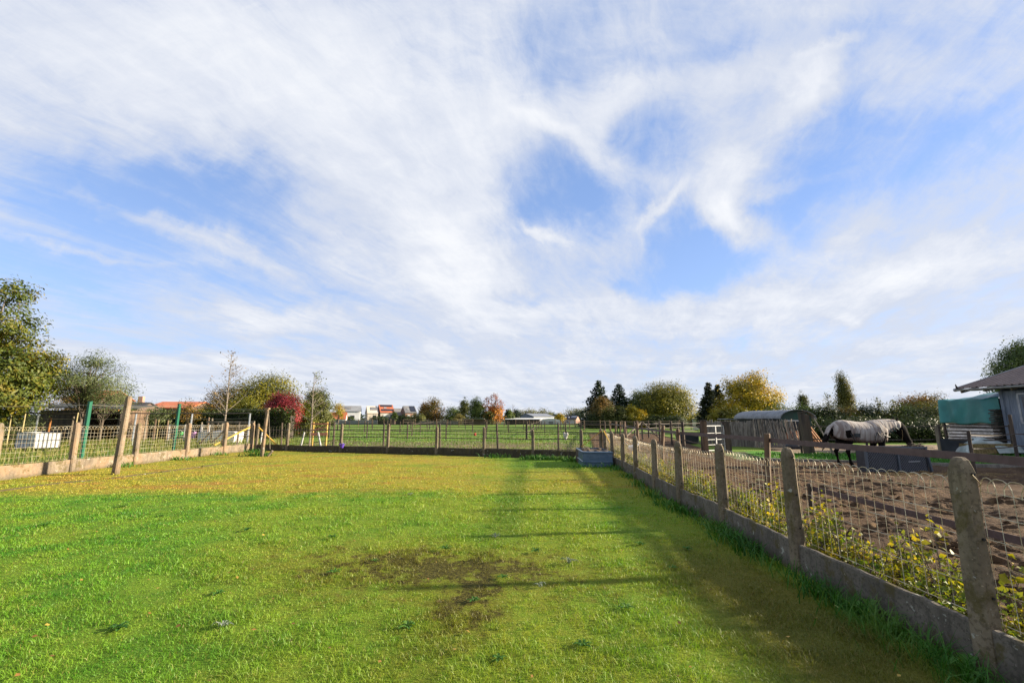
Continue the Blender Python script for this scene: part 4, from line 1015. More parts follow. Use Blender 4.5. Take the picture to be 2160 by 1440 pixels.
for k, (px, yt, hw, l) in enumerate(((318, 868, 34, 'left end of the dark clipped hedge behind the hurdles, below the brick chimney'), (382, 869, 40, 'middle of the dark clipped hedge behind the hurdles, below the orange roof'), (455, 868, 44, 'right end of the dark clipped hedge, below the bare birch'), (560, 862, 60, 'dark hedge section under the yellow-green tree'))):
    X, Y_, Z = at(px, yt, 37); w_ = hw * 37 / FPX
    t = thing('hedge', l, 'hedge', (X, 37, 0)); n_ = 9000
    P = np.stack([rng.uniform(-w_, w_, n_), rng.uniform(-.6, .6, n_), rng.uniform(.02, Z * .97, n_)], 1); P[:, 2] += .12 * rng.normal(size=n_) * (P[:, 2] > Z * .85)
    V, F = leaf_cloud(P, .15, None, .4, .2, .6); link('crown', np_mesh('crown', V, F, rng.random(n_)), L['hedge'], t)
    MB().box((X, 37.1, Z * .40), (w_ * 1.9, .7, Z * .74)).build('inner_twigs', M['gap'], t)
T('fruit_tree', 'small sparse apple tree before the orange roof, left of the second green post', 336, 850, 32, 26, 'willow', 'round', 26, 10, base=.35, ls=.12, cs=.2, nlimb=26, shell=.2, r=.04)
T('fruit_tree', 'small sparse fruit tree with reddish shoots right of the second green post', 400, 842, 33, 26, 'rust_green', 'round', 26, 9, base=.4, ls=.12, cs=.22, nlimb=24, shell=.2, r=.04)
T('field_maple', 'broad yellow-green field maple behind the bare birch, tallest of the left garden group', 560, 785, 48, 74, 'yellowgreen', lambda w_, H: [(0, 0, H * .5, w_ * .85, w_ * .8, H * .40), (w_ * .25, 0, H * .74, w_ * .5, w_ * .5, H * .24), (-w_ * .6, 0, H * .55, w_ * .45, w_ * .45, H * .26), (w_ * .65, 0, H * .45, w_ * .4, w_ * .4, H * .3)], 240, 24, ls=.17, nlimb=36)
T('field_maple', 'lower ochre-leaved tree left of the birch in the left garden group', 475, 818, 46, 46, 'rust_green', 'round', 110, 18, ls=.16)
T('garden_tree', 'small yellow-green bush covering the right end of the bungalow', 440, 846, 45, 24, 'yellowgreen', 'bush', 70, 18, ls=.15)
T('field_maple', 'yellow-leaved bush tree in front of the dark hedge, right of the bare birch', 515, 838, 40, 40, 'yellowgreen', 'round', 120, 18, ls=.16)
T('red_maple', 'round crimson-leaved maple shrub left of the far clothesline post', 599, 827, 39, 37, 'crimson', 'dome', 170, 22, base=.22, ls=.13, nlimb=30, r=.07)
T('garden_tree', 'dense olive-green tree behind the young guarded tree', 672, 818, 45, 33, 'olive', 'egg', 150, 20, base=.05, ls=.16)
T('garden_tree', 'yellow-green shrub between the crimson maple and the guarded young tree', 640, 842, 43, 30, 'yellowgreen', 'bush', 90, 18, ls=.15)
T('garden_tree', 'small amber-leaved tree before the white house', 716, 848, 70, 14, 'gold', 'round', 36, 12, base=.4, ls=.16)


def bare_tree(name, label, px, ytop, Y, hw, r, bark, leaves, lm, nb=30, up=.6, start=.3):
    X, _, Z = at(px, ytop, Y); t = thing(name, label, 'tree', (X, Y, 0)); w_ = hw * Y / FPX; b = MB(); tips = []
    b.tube([(X, Y, -.1), (X + .03, Y, Z * .4), (X - .02, Y, Z * .75), (X, Y, Z)], [r, r * .75, r * .35, .008], 7)
    for k in range(nb):
        f = start + (1 - start) * (k + random.random()) / nb * .95; a = random.uniform(0, 6.28); ln = w_ * (1.15 - f) * random.uniform(.6, 1.3); s = Vector((X, Y, Z * f))
        e = s + Vector((math.cos(a) * ln, math.sin(a) * ln, ln * up * random.uniform(.6, 1.4))); m = s.lerp(e, .55) + Vector((0, 0, -.05 * ln))
        b.tube([s, m, e], [r * .3 * (1.1 - f) + .006, r * .16 * (1.1 - f) + .005, .004], 4); tips += [m, e]
        for _ in range(4):
            q = s.lerp(e, random.uniform(.35, 1)); e2 = q + Vector((random.uniform(-.5, .5), random.uniform(-.5, .5), random.uniform(.1, .5))) * ln * .6
            b.tube([q, e2], [.006, .003], 3); tips.append(e2)
    b.build('trunk', M[bark], t)
    P = np.array([tuple(tips[i]) for i in rng.integers(0, len(tips), leaves)]) + rng.normal(0, .10, (leaves, 3))
    V, F = leaf_cloud(P - np.array((X, Y, 0)), .10, None, .4, .2, .6); link('crown', np_mesh('crown', V, F, rng.random(len(F))), L[lm], t)
    return t


bare_tree('birch_tree', 'slender nearly bare birch with whitish trunk rising above the left hedge', 490, 738, 28, 52, .06, 'bark_pale', 260, 'rust_green', 40, .9)
bare_tree('young_tree', 'young nearly leafless tree inside the orange board guard', 664, 785, 26.4, 46, .05, 'bark_pale', 220, 'willow', 34, .7, .32)

# --- middle distance beyond the meadow
MID = [('birch_tree', 'turning ochre and green tree, leftmost of the central tree group', 912, 838, 150, 27, 'rust_green', 'round', 120), ('bush', 'dark narrow bush left of the ochre central tree', 893, 852, 152, 10, 'green', 'egg', 40),
       ('bush', 'yellow-green rounded bush right of the solar-panel brick house', 882, 868, 140, 15, 'olive', 'bush', 50), ('tree', 'dark low tree between the ochre tree and the pointed birch', 957, 855, 155, 20, 'green', 'round', 60),
       ('birch_tree', 'pale pointed birch in the central group', 980, 838, 150, 13, 'olive', 'egg', 70), ('tree', 'dense dark green pointed tree left of the orange tree', 1006, 838, 146, 20, 'green', 'egg', 120),
       ('bush', 'pale silvery bush below the pointed birch', 966, 872, 140, 13, 'pale', 'bush', 40), ('bush', 'dark green bush at the foot of the green pointed tree', 1030, 862, 144, 14, 'olive', 'bush', 50),
       ('tree', 'dark green small tree right of the orange tree', 1074, 862, 160, 12, 'green', 'egg', 50), ('tree', 'dark tapered tree beside the white barn roof', 1090, 862, 165, 11, 'pine', 'egg', 50),
       ('tree', 'pale yellow-green far tree behind the left of the white barn', 1112, 861, 260, 26, 'pale', 'bush', 70), ('tree', 'pale yellow-green far tree behind the right of the white barn', 1146, 861, 262, 22, 'pale', 'bush', 60),
       ('tree', 'small yellow tree right of the white barn', 1180, 872, 190, 12, 'gold', 'egg', 40), ('tree', 'far dark tree behind the barn, right', 1166, 870, 270, 14, 'bluegreen', 'bush', 40),
       ('tree', 'large pale yellow tree behind the dark brick house', 1218, 857, 270, 30, 'pale', 'bush', 80), ('tree', 'blue-green rounded tree just behind the dark brick house', 1221, 862, 240, 17, 'bluegreen', 'bush', 60),
       ('bush', 'dark hedge bush below the beige house', 800, 876, 158, 22, 'hedge', 'bush', 60), ('bush', 'dark bush at the foot of the grey-roofed house', 855, 872, 156, 16, 'hedge', 'bush', 50),
       ('bush', 'small green shrub between the red roof and the grey roof', 832, 868, 160, 8, 'green', 'egg', 24), ('bush', 'small grey-green shrub beside the orange-roofed annex', 739, 877, 160, 8, 'green', 'bush', 24),
       ('bush', 'low bush right of the garden tree, before the white house', 698, 868, 120, 10, 'green', 'bush', 30)]
for n_, l, px, yt, Y, hw, lm, st, nc in MID:
    T(n_, l, px, yt, Y, hw, lm, st, nc, 14, base=.03, ls=Y * .0026, cs=hw * Y / FPX * .16, nlimb=6, cat='bush' if n_ == 'bush' else 'tree')
# orange tree: open russet top, full orange skirt
X, _, Z = at(1040, 831, 146); t = thing('maple_tree', 'bright orange maple with thinning russet top in the central group', 'tree', (X, 146, 0)); w_ = 23 * 146 / FPX
E3 = [(X, 146, Z * .62, w_ * .95, w_ * .9, Z * .38)]; P, N, C = crown_points(E3, 110, 14, .42, .75); P2, N2, _ = crown_points([(X, 146, Z * .28, w_ * .98, w_ * .9, Z * .26), (X + w_ * .3, 146, Z * .42, w_ * .6, w_ * .7, Z * .22)], 90, 22, .5, .4)
V, F = leaf_cloud(P - np.array((X, 146, 0)), .38, N); link('crown_top', np_mesh('crown_top', V, F, rng.random(len(F))), L['russet'], t)
V, F = leaf_cloud(P2 - np.array((X, 146, 0)), .42, N2); link('crown_skirt', np_mesh('crown_skirt', V, F, rng.random(len(F))), L['orange'], t)
trunk_mesh((X, 146, 0), Z * .6, .3, C, 30).build('trunk', M['bark'], t)
bare_tree('pine_tree', 'scraggy half-bare dark pine left of the white barn', 1082, 852, 160, 14, .2, 'bark', 160, 'pine', 16, .5, .45)

# --- group of conifers and broadleaves right of centre
conifer('fir_tree', 'tall dark fir, tallest of the right-centre tree group', at(1265, 890, 92)[:2] + (0,), at(1265, 800, 92)[2], 5.0, L['pine'], 30, ls=.55, per=46)
conifer('fir_tree', 'second dark fir, broader and lower, right of the tallest fir', at(1308, 890, 94)[:2] + (0,), at(1308, 808, 94)[2], 5.4, L['pine'], 28, ls=.55, per=48, droop=.1)
T('oak_tree', 'broad light-green tree with feathery top on the right of the fir group', 1402, 808, 90, 58, 'yellowgreen', 'dome', 260, 26, base=.10, ls=.30, nlimb=36)
T('oak_tree', 'green tree between the firs and the broad feathery tree', 1352, 822, 93, 36, 'green', 'round', 140, 22, base=.05, ls=.30)
T('beech_tree', 'bronze-green rounded tree in front of the tall fir', 1270, 838, 86, 27, 'rust_green', 'egg', 140, 20, base=.03, ls=.28)
for px, yt, hw, lm, l in ((1285, 850, 16, 'olive', 'upright olive-green bush at the front of the fir group'), (1308, 852, 15, 'olive', 'grey-olive bush below the second fir'), (1330, 850, 15, 'yellowgreen', 'yellowish bush below the green tree of the fir group'),
                      (1350, 862, 14, 'gold', 'small pale golden tree in front of the fir group'), (1250, 870, 12, 'hedge', 'dark bush at the left foot of the fir group'), (1376, 872, 22, 'hedge', 'dark undergrowth under the feathery tree, left part'), (1420, 872, 26, 'hedge', 'dark undergrowth under the feathery tree, right part')):
    T('bush', l, px, yt, 82, hw, lm, 'bush', 80, 18, ls=.22, cs=.26, nlimb=8, cat='bush')
T('tree', 'distant dull bush in the gap between the two right-hand tree groups', 1466, 862, 120, 22, 'olive', 'bush', 60, 14, ls=.35, nlimb=6)
# --- yellow tree, cypress, hedge line
conifer('cypress_tree', 'blackish columnar cypress left of the golden tree', at(1500, 900, 58)[:2] + (0,), at(1500, 806, 58)[2], 1.75, L['cypress'], 30, ls=.36, per=44, droop=-.35)
conifer('cypress_tree', 'second blackish cypress close behind the golden tree', at(1519, 900, 59)[:2] + (0,), at(1519, 810, 59)[2], 1.7, L['cypress'], 30, ls=.36, per=44, droop=-.35)
T('walnut_tree', 'golden-yellow autumn walnut behind the barrel-roofed hut', 1580, 782, 55, 62, 'gold', lambda w_, H: [(0, 0, H * .55, w_ * .85, w_ * .8, H * .33), (w_ * .1, 0, H * .82, w_ * .4, w_ * .4, H * .18), (-w_ * .5, 0, H * .74, w_ * .35, w_ * .4, H * .18), (w_ * .6, 0, H * .5, w_ * .42, w_ * .4, H * .22), (-w_ * .7, 0, H * .4, w_ * .4, w_ * .4, H * .24)], 190, 22, base=.1, ls=.21, cs=.42, nlimb=44, shell=.3)
T('bush', 'yellow-green shrub at the foot of the cypresses', 1515, 848, 52, 22, 'yellowgreen', 'bush', 90, 18, ls=.17, cat='bush')
T('bush', 'olive shrub left of the paling fence, under the golden tree', 1555, 852, 51, 30, 'yellowgreen', 'bush', 100, 18, ls=.17, cat='bush')
HED = [(1640, 852, 38, 'green'), (1690, 846, 34, 'green'), (1735, 846, 30, 'hedge'), (1778, 856, 34, 'rust_green'), (1825, 848, 36, 'hedge'), (1868, 862, 30, 'olive'), (1905, 850, 32, 'green'), (1950, 842, 42, 'olive'), (1995, 862, 34, 'olive'), (2040, 866, 40, 'green')]
HL = ['behind the left half of the barrel-roofed hut', 'behind the right end of the barrel-roofed hut', 'with airy shoots behind the sleeper post', 'with rusty leaves below the tall poplar', 'dark, behind the horse rump', 'low, behind the horse back', 'behind the horse neck',
      'large and rounded behind the horse head', 'between the horse feeder and the tarpaulin stack', 'behind the tarpaulin stack']
for (px, yt, hw, lm), l in zip(HED, HL):
    T('hedge_shrub', 'tall hedge shrub ' + l, px, yt, 35, hw, lm, 'bush', 170, 22, ls=.13, cs=.27, nlimb=14, cat='shrub', shell=.35)
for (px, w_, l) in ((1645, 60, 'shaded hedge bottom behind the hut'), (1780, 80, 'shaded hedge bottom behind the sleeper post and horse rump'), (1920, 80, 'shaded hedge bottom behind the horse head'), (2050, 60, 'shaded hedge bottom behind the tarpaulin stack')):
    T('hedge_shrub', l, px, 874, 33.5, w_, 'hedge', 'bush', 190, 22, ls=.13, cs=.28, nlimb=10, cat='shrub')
for px, yt, l in ((1745, 830, 'spindly bare shoots rising from the hedge left of the poplar'), (1850, 838, 'spindly shoots rising above the hedge over the horse back'), (1885, 846, 'thin twiggy shoots above the hedge near the horse withers')):
    bare_tree('hedge_shrub', l, px, yt, 34.6, 24, .05, 'bark', 260, 'olive', 26, 1.1, .4)
T('poplar_tree', 'tall leaning yellow-green poplar above the hedge', 1776, 786, 105, 15, 'poplar', lambda w_, H: [(0, 0, H * .38, w_ * .95, w_ * .9, H * .34), (-w_ * .1, 0, H * .66, w_ * .66, w_ * .6, H * .26), (-w_ * .25, 0, H * .88, w_ * .3, w_ * .3, H * .14)], 150, 22, base=.06, ls=.32, cs=.5, nlimb=30, shell=.3)
T('poplar_tree', 'short distant grey-green poplar left of the tall poplar', 1692, 824, 130, 11, 'poplar', 'column', 60, 16, base=.06, ls=.36, cs=.45)
T('beech_tree', 'large rounded tree with bronze tint behind the horse head', 1945, 834, 70, 58, 'rust_green', 'dome', 200, 22, base=.05, ls=.26)
T('pine_tree', 'wide dark green pine behind the stable roof at the right edge', 2160, 715, 42, 76, 'green', lambda w_, H: [(0, 0, H * .62, w_ * .95, w_ * .9, H * .30), (w_ * .15, 0, H * .85, w_ * .6, w_ * .6, H * .15), (-w_ * .55, 0, H * .52, w_ * .55, w_ * .5, H * .16)], 230, 28, ls=.18, cs=.34, nlimb=40)

# ------------------------------------------------------------------ saplings along the right fence
def sapling(h, nst, nl):
    t = thing('hedge_sapling', 'young hedge sapling with yellow leaves growing on the mud side of the right concrete fence', 'sapling', (0, 0, 0), 'yellowing saplings along the right concrete fence')
    b = MB(); P = []
    for _ in range(nst):
        a = random.uniform(0, 6.28); ln = h * random.uniform(.55, 1.0); e = Vector((math.cos(a) * ln * .28, math.sin(a) * ln * .28, ln)); m = Vector((e.x * .4, e.y * .4, ln * .5))
        b.tube([(0, 0, -.05), m, e], [.006, .005, .002], 4)
        for k in range(nl):
            f = random.uniform(.15, 1); q = (Vector((0, 0, 0)).lerp(m, f * 2) if f < .5 else m.lerp(e, f * 2 - 1)); d = Vector((random.gauss(0, 1), random.gauss(0, 1), random.gauss(.2, .6))).normalized() * random.uniform(.02, .13)
            b.tube([q, q + d], [.0022, .0012], 3); P += [tuple(q + d), tuple(q + d * .7 + Vector((random.gauss(0, .02), random.gauss(0, .02), random.gauss(0, .02))))]
    P = np.array(P); V, F = leaf_cloud(P, .044, None, .45, .15, .72)
    b.build('stem', M['bark'], t, local=True); link('foliage', np_mesh('foliage', V, F, rng.random(len(F))), L['sapling'], t)
    return t


protos = [sapling(.52, 6, 16), sapling(.74, 4, 20), sapling(.40, 7, 13), sapling(.6, 6, 15), sapling(.30, 6, 10)]
ys = []; y = 1.55
while y < 18.6: ys.append(y); y += random.uniform(.09, .17) * (1 + y * .03)
for i, y in enumerate(ys):
    for rep in range(2 if random.random() < .6 else 1):
        p = protos[i % 5] if random.random() < .6 else random.choice(protos); loc = (fr_x(y) + .14 + abs(random.gauss(0, .24)) + (.28 if rep else 0), y + random.uniform(-.1, .1), .02); rz = random.uniform(0, 6.28); s_ = random.uniform(.6, 1.12)
        if i < 5 and rep == 0: p = protos[i]; p.location = loc; p.rotation_euler = (0, 0, rz)
        else: dup(p, loc, rz, s_)


def rosette(nl, ln, wd, rise, lm, label, group, name='weed'):
    t = thing(name, label, 'weed', (0, 0, 0), group); b = MB()
    for k in range(nl):
        a = 2 * math.pi * k / nl + random.uniform(-.3, .3); l_ = ln * random.uniform(.6, 1.1); d = Vector((math.cos(a), math.sin(a), 0)); s = Vector((-d.y, d.x, 0)); r_ = rise * random.uniform(.5, 1.3); rings = []
        for f, wf, zf in ((0, .15, .0), (.3, .7, .7), (.65, 1, 1), (.9, .6, .8), (1, .08, .6)):
            c = d * l_ * f + Vector((0, 0, .01 + r_ * zf)); rings.append([tuple(c - s * wd * wf), tuple(c + Vector((0, 0, -.006))), tuple(c + s * wd * wf)])
        b.loft(rings, False, False)
    me = b.mesh('leaves'); a_ = me.attributes.new('rnd', 'FLOAT', 'FACE'); a_.data.foreach_set('value', np.random.default_rng(3).random(len(me.polygons)).astype(np.float32))
    link('leaves', me, lm, t); return t


w1 = rosette(10, .075, .014, .028, L['weed'], 'flat green dandelion-like weed rosette in the lawn', 'green weed rosettes in the lawn')
w2 = rosette(7, .125, .022, .08, L['weed'], 'broad-leaved dock weed at the foot of the right concrete plate', 'broad-leaved weeds along the right concrete plate')
M['thistle'] = leaf_mat('thistle_leaf', (0.10, 0.14, 0.10), (0.17, 0.21, 0.16), (0.24, 0.28, 0.22), 3)
w3 = rosette(9, .10, .011, .06, M['thistle'], 'grey-green spiky thistle in the lawn right of the bare patch', 'grey-green thistles around the bare patch')
spots1 = [gnd(px, py) for px, py in ((700, 1135), (340, 1090), (790, 1185), (460, 1255), (860, 1325), (1130, 1165), (1450, 1160), (1320, 1285), (1230, 1365), (95, 1110), (250, 1330), (1060, 1220), (1000, 1270), (940, 1160), (705, 1210), (1420, 1200), (1350, 1150), (520, 1120), (1050, 1395), (260, 1070))]
for i, p in enumerate(spots1):
    if i == 0: w1.location = (*p, 0.005)
    else: dup(w1, (*p, .005), random.random() * 6, random.uniform(.7, 1.25))
spots2 = [(fr_x(y) - random.uniform(.08, .25), y) for y in (2.3, 2.6, 2.8, 3.05, 3.3, 3.55, 3.9, 4.35, 5.8, 6.2, 6.5, 6.9, 8.0, 9.3)]
for i, p in enumerate(spots2):
    if i == 0: w2.location = (*p, 0.0)
    else: dup(w2, (*p, .0), random.random() * 6, random.uniform(.6, 1.2))
for i, (px, py) in enumerate(((1200, 1190), (1045, 1135), (865, 1045), (470, 1325), (1140, 1240))):
    p = gnd(px, py)
    if i == 0: w3.location = (*p, 0.0)
    else: dup(w3, (*p, .0), random.random() * 6, random.uniform(.7, 1.1))

# ------------------------------------------------------------------ horse with fly rug
def ring(c, ax, hw, hh, n=14, up=None):
    ax = Vector(ax).normalized(); up = Vector(up or (0, 0, 1)); s = ax.cross(up).normalized(); u = s.cross(ax).normalized(); c = Vector(c)
    return [tuple(c + s * math.cos(2 * math.pi * j / n) * hw + u * math.sin(2 * math.pi * j / n) * hh) for j in range(n)]


def remeshed(name, mb, voxel, smooth=6, it=None):
    me = mb.mesh(name + '_raw'); o = bpy.data.objects.new(name + '_raw', me); COL.objects.link(o)
    m = o.modifiers.new('r', 'REMESH'); m.mode = 'VOXEL'; m.voxel_size = voxel
    m = o.modifiers.new('s', 'SMOOTH'); m.factor = .5; m.iterations = smooth
    dg = bpy.context.evaluated_depsgraph_get(); res = bpy.data.meshes.new_from_object(o.evaluated_get(dg))
    bpy.data.objects.remove(o); bpy.data.meshes.remove(me); res.name = name
    return res


HX, HY, HZ = 10.62, 15.25, 0.03                    # under the root of the tail; the horse looks along +X
horse = thing('horse', 'black horse in a cream striped fly rug standing at the feeder with its head lowered', 'horse', (HX + .8, HY, HZ))
TR = [(0.02, 1.17, .07, .09), (.08, 1.17, .19, .21), (.2, 1.18, .26, .28), (.38, 1.18, .31, .305), (.6, 1.155, .315, .305), (.85, 1.11, .32, .31), (1.1, 1.10, .32, .315), (1.32, 1.13, .31, .335), (1.5, 1.15, .27, .33), (1.66, 1.12, .22, .27), (1.8, 1.08, .13, .17)]
NK = [((1.26, 1.15), .285, .30, (1, .08)), ((1.48, 1.20), .245, .285, (1, .14)), ((1.72, 1.265), .185, .24, (1, .14)), ((1.95, 1.32), .13, .185, (1, .04)), ((2.1, 1.34), .10, .148, (1, -.12)), ((2.22, 1.33), .088, .13, (1, -.3))]
HD = [((2.13, 1.41), .09, .13), ((2.21, 1.335), .115, .185), ((2.30, 1.19), .115, .20), ((2.39, 1.03), .09, .155), ((2.47, .88), .07, .115), ((2.53, .77), .072, .112), ((2.56, .715), .048, .07)]
b = MB()
b.loft([ring((HX + x, HY, HZ + z), (1, 0, 0), w_, h_) for x, z, w_, h_ in TR])
b.loft([ring((HX + c[0], HY, HZ + c[1]), (d[0], 0, d[1]), w_, h_) for c, w_, h_, d in NK])
b.loft([ring((HX + c[0], HY + .0, HZ + c[1]), (.5, 0, -.8), w_, h_, up=(.8, 0, .5)) for c, w_, h_ in HD])


for y in (-.05, .05): b.ball((HX + 2.25, HY + y, HZ + 1.24), (.13, .075, .15), 10, 7)


def leg(pts, rs, y): b.tube([(HX + x, HY + y * (1 if z < .8 else .8), HZ + z) for x, z in pts], rs, 10)


for y, dx_ in ((-.15, .24), (.15, .06)):
    leg([(.36, 1.2), (.34 + dx_ * .3, .98), (.30 + dx_ * .6, .80), (.16 + dx_, .60), (.10 + dx_, .50), (.13 + dx_, .36), (.15 + dx_, .20), (.16 + dx_, .13), (.21 + dx_, .07), (.24 + dx_, .0)], [.24, .21, .15, .085, .075, .052, .048, .06, .052, .075], y)
for y, dx_ in ((-.14, .0), (.14, -.14)):
    leg([(1.52, 1.12), (1.50, .92), (1.49 + dx_ * .4, .74), (1.49 + dx_ * .7, .50), (1.49 + dx_, .42), (1.48 + dx_, .30), (1.48 + dx_, .17), (1.49 + dx_, .12), (1.52 + dx_, .07), (1.55 + dx_, .0)], [.2, .15, .10, .066, .068, .047, .045, .056, .05, .072], y)
for y in (-.06, .07):
    b.tube([(HX + 2.16, HY + y, HZ + 1.46), (HX + 2.165, HY + y * 1.25, HZ + 1.54), (HX + 2.18, HY + y * 1.4, HZ + 1.60), (HX + 2.185, HY + y * 1.45, HZ + 1.645)], [.042, .048, .032, .008], 8, (1, .6))
hm = remeshed('body', b, .02, 5)
body = link('body', hm, [M['horse'], M['horse_white'], M['hoof']], horse, True)
o_ = Vector((HX + .8, HY, HZ))
for v in hm.vertices: v.co -= o_
for p in hm.polygons:
    c = p.center + Vector((.8, 0, 0)); zf = c.z
    s_ = (c.x - 2.17) * .545 + (1.40 - zf) * .84; front = (c.x - 2.17) * .84 - (1.40 - zf) * .545
    if zf < .075: p.material_index = 2
    elif c.x > 2.2 and 0.06 < s_ < .30 and front > .115 - .04 * s_ and abs(c.y) < .032 + .012 * math.sin(s_ * 20): p.material_index = 1
hm.update()
# mane, forelock and tail
b = MB()
for k in range(26):
    y = random.uniform(-.06, .06); b.tube([(HX - .0, HY + y * .4, HZ + 1.24), (HX - .10, HY + y, HZ + 1.16), (HX - .22 + random.uniform(-.04, .03), HY + y * 1.3, HZ + .92), (HX - .34 + random.uniform(-.1, .05), HY + y * 1.4, HZ + .62 + random.uniform(-.12, .12))], [.03, .035, .026, .006], 5)
b.build('tail', M['horse'], horse, True)
b = MB()
for k in range(10): b.tube([(HX + 2.17, HY + random.uniform(-.04, .04), HZ + 1.50), (HX + 2.27, HY + random.uniform(-.05, .05), HZ + 1.46), (HX + 2.33 + random.uniform(0, .03), HY + random.uniform(-.05, .05), HZ + 1.36)], [.016, .016, .004], 4)
b.build('forelock', M['horse'], horse, True)


def drape(sections, a0, a1, n=26, hem=None, fold=.0):
    rings = []
    for i, (c, ax, w_, h_) in enumerate(sections):
        ax = Vector(ax).normalized(); s = ax.cross(Vector((0, 0, 1))).normalized(); u = s.cross(ax).normalized(); c = Vector(c); r = []
        for j in range(n):
            t_ = a0 + (a1 - a0) * j / (n - 1); wob = 1 + fold * math.sin(i * 2.2 + j * .9)
            q = c + s * math.cos(t_) * w_ * wob + u * math.sin(t_) * h_ * wob
            if hem is not None and j in (0, 1, n - 2, n - 1): q.z -= hem * (1 if j in (0, n - 1) else .45); 
            r.append(tuple(q))
        rings.append(r)
    return rings


def dense(sec, m):
    out = []; ks = np.linspace(0, len(sec) - 1, m); A = np.array([[*s[0], *s[1], s[2], s[3]] for s in sec])
    for k in ks:
        v = [np.interp(k, range(len(sec)), A[:, q]) for q in range(8)]; out.append((tuple(v[:3]), tuple(v[3:6]), v[6], v[7]))
    return out


sec = dense([((HX + x - (.03 if i == 0 else 0), HY, HZ + z), (1, 0, 0), w_ + .028, h_ + .026) for i, (x, z, w_, h_) in enumerate(TR[:-1])], 34)
b = MB().loft(drape(sec, R(-42), R(222), 30, .10, .012), False, False)
for q in range(30): pass
rug = b.build('rug', M['rug'], horse, True); so = rug.modifiers.new('t', 'SOLIDIFY'); so.thickness = .008
sec = dense([((HX + c[0], HY, HZ + c[1]), (d[0], 0, d[1]), w_ + .03, h_ + .028) for c, w_, h_, d in NK[:]][:], 26)
nk = MB().loft(drape(sec, R(-80), R(260), 30, None, .022), False, False).build('neck_cover', M['rug'], horse, True); so = nk.modifiers.new('t', 'SOLIDIFY'); so.thickness = .008
MB().loft([[(HX + x, HY + sy * w_, HZ + z) for sy in (-1, -.4, .4, 1)] for x, z, w_ in ((.02, 1.36, .10), (-.08, 1.27, .11), (-.17, 1.12, .10), (-.23, .98, .08))], False, False).build('tail_flap', M['rug'], horse, True).modifiers.new('t', 'SOLIDIFY').thickness = .012


def strap(pts, r_, m_): MB().tube([(HX + x, HY + y, HZ + z) for x, y, z in pts], r_, 6, (1, 1)).build('strap', M[m_], horse)


for k, (x, z) in enumerate(((1.72, 1.06), (1.84, 1.12), (1.95, 1.17), (2.05, 1.22))):
    strap([(x - .05, -.165, z + .07), (x, -.175, z + .01), (x + .06, -.14, z - .03)], .016, 'rug_strap')
strap([(1.36, -.30, 1.38), (1.38, -.335, 1.2), (1.45, -.34, 1.05), (1.58, -.30, .98), (1.75, -.20, .97)], .011, 'rug_strap_dark')
strap([(1.22, -.36, 1.12), (1.15, -.37, .98), (1.14, -.33, .82)], .011, 'rug_strap_dark')
strap([(1.24, -.36, 1.12), (1.32, -.37, .98), (1.34, -.33, .82)], .011, 'rug_strap_dark')
strap([(.36, -.35, 1.08), (.40, -.365, .98), (.52, -.33, .82)], .014, 'rug_strap_dark')
MB().loft([[(HX + x, HY - .352 + dy_, HZ + z) for dy_ in (0, -.012)] for x, z in ((.47, 1.09), (.66, 1.08), (.66, .96), (.54, .97), (.47, 1.09))], False, False).build('opening_shade', M['rug_strap_dark'], horse)  # dark pieces stand in for the shadow inside an opening of the rug
MB().box((HX + .565, HY - .349, HZ + 1.025), (.19, .012, .12)).build('opening_shade', M['rug_strap_dark'], horse)
# fly mask edge and lead rope
MB().tube([(HX + 2.24, HY - .12, HZ + 1.2), (HX + 2.22, HY - .14, HZ + 1.02), (HX + 2.19, HY - .13, HZ + .86)], .006, 5).build('rope', M['hay'], horse)

# ------------------------------------------------------------------ hay feeder
t = thing('hay_feeder', 'black lattice-panelled hay feeder with a blue-grey frame in front of the horse', 'feeder', (11.5, 14.0, .04))
fx0, fx1, fm, fy, z0, z1 = 10.50, 12.42, 11.44, 13.75, .0, .74
yb = fy + .34
for (a, c) in (((fx0, fy), (fm, fy)), ((fm, fy), (fx1 - .12, fy)), ((fx0, fy), (fx0, yb)), ((fx1 - .1, fy), (fx1 - .1, yb)), ((fx0, yb), (fx1 - .1, yb))):
    pnl = MB().bar((a[0], a[1] + .03, (z0 + z1) / 2), (c[0], c[1] + .03, (z0 + z1) / 2), .03, z1 - z0).build('panel', M['feeder'], t)
    if a[1] == c[1] == fy:
        g_ = MB(); n_ = 13; Lx = c[0] - a[0]; Hh = z1 - z0 - .06; st = Lx / n_
        for k in range(-8, n_ + 8):
            for s_ in (1, -1):
                x0_ = a[0] + k * st; x1_ = x0_ + s_ * Hh * .8
                f0, f1 = 0.0, 1.0
                for lim, sg in ((a[0], 1), (c[0], -1)):
                    pass
                ts = [f for f in np.linspace(0, 1, 25) if a[0] + .02 < x0_ + (x1_ - x0_) * f < c[0] - .02]
                if len(ts) > 1:
                    g_.tube([(x0_ + (x1_ - x0_) * f, fy + .008, z0 + .03 + Hh * f) for f in (ts[0], ts[-1])], .007, 4)
        g_.build('lattice', M['feeder_bar'], pnl)
fr = MB()
for x, lean in ((fx0, 0), (fm, 0), (fx1 - .1, .12)): fr.bar((x + lean * .6, fy - .01, z0 - .04), (x - lean * .3, fy - .01, z1 + .02), .07, .05)
for z in (z0 - .02, z1): fr.bar((fx0, fy - .012, z), (fx1 - .08, fy - .012, z), .04, .05)
fr.bar((fx0, yb, z1), (fx1 - .1, yb, z1), .05); fr.build('frame', M['feeder_frame'], t)
for x in (11.58, 11.65, 12.16, 12.23): MB().bar((x, fy - .03, .63), (x + .02, fy - .03, .57), .03).build('clip', M['yellow'], t)
b = MB().bar((11.72, fy - .03, .33), (12.06, fy - .03, .34), .02)
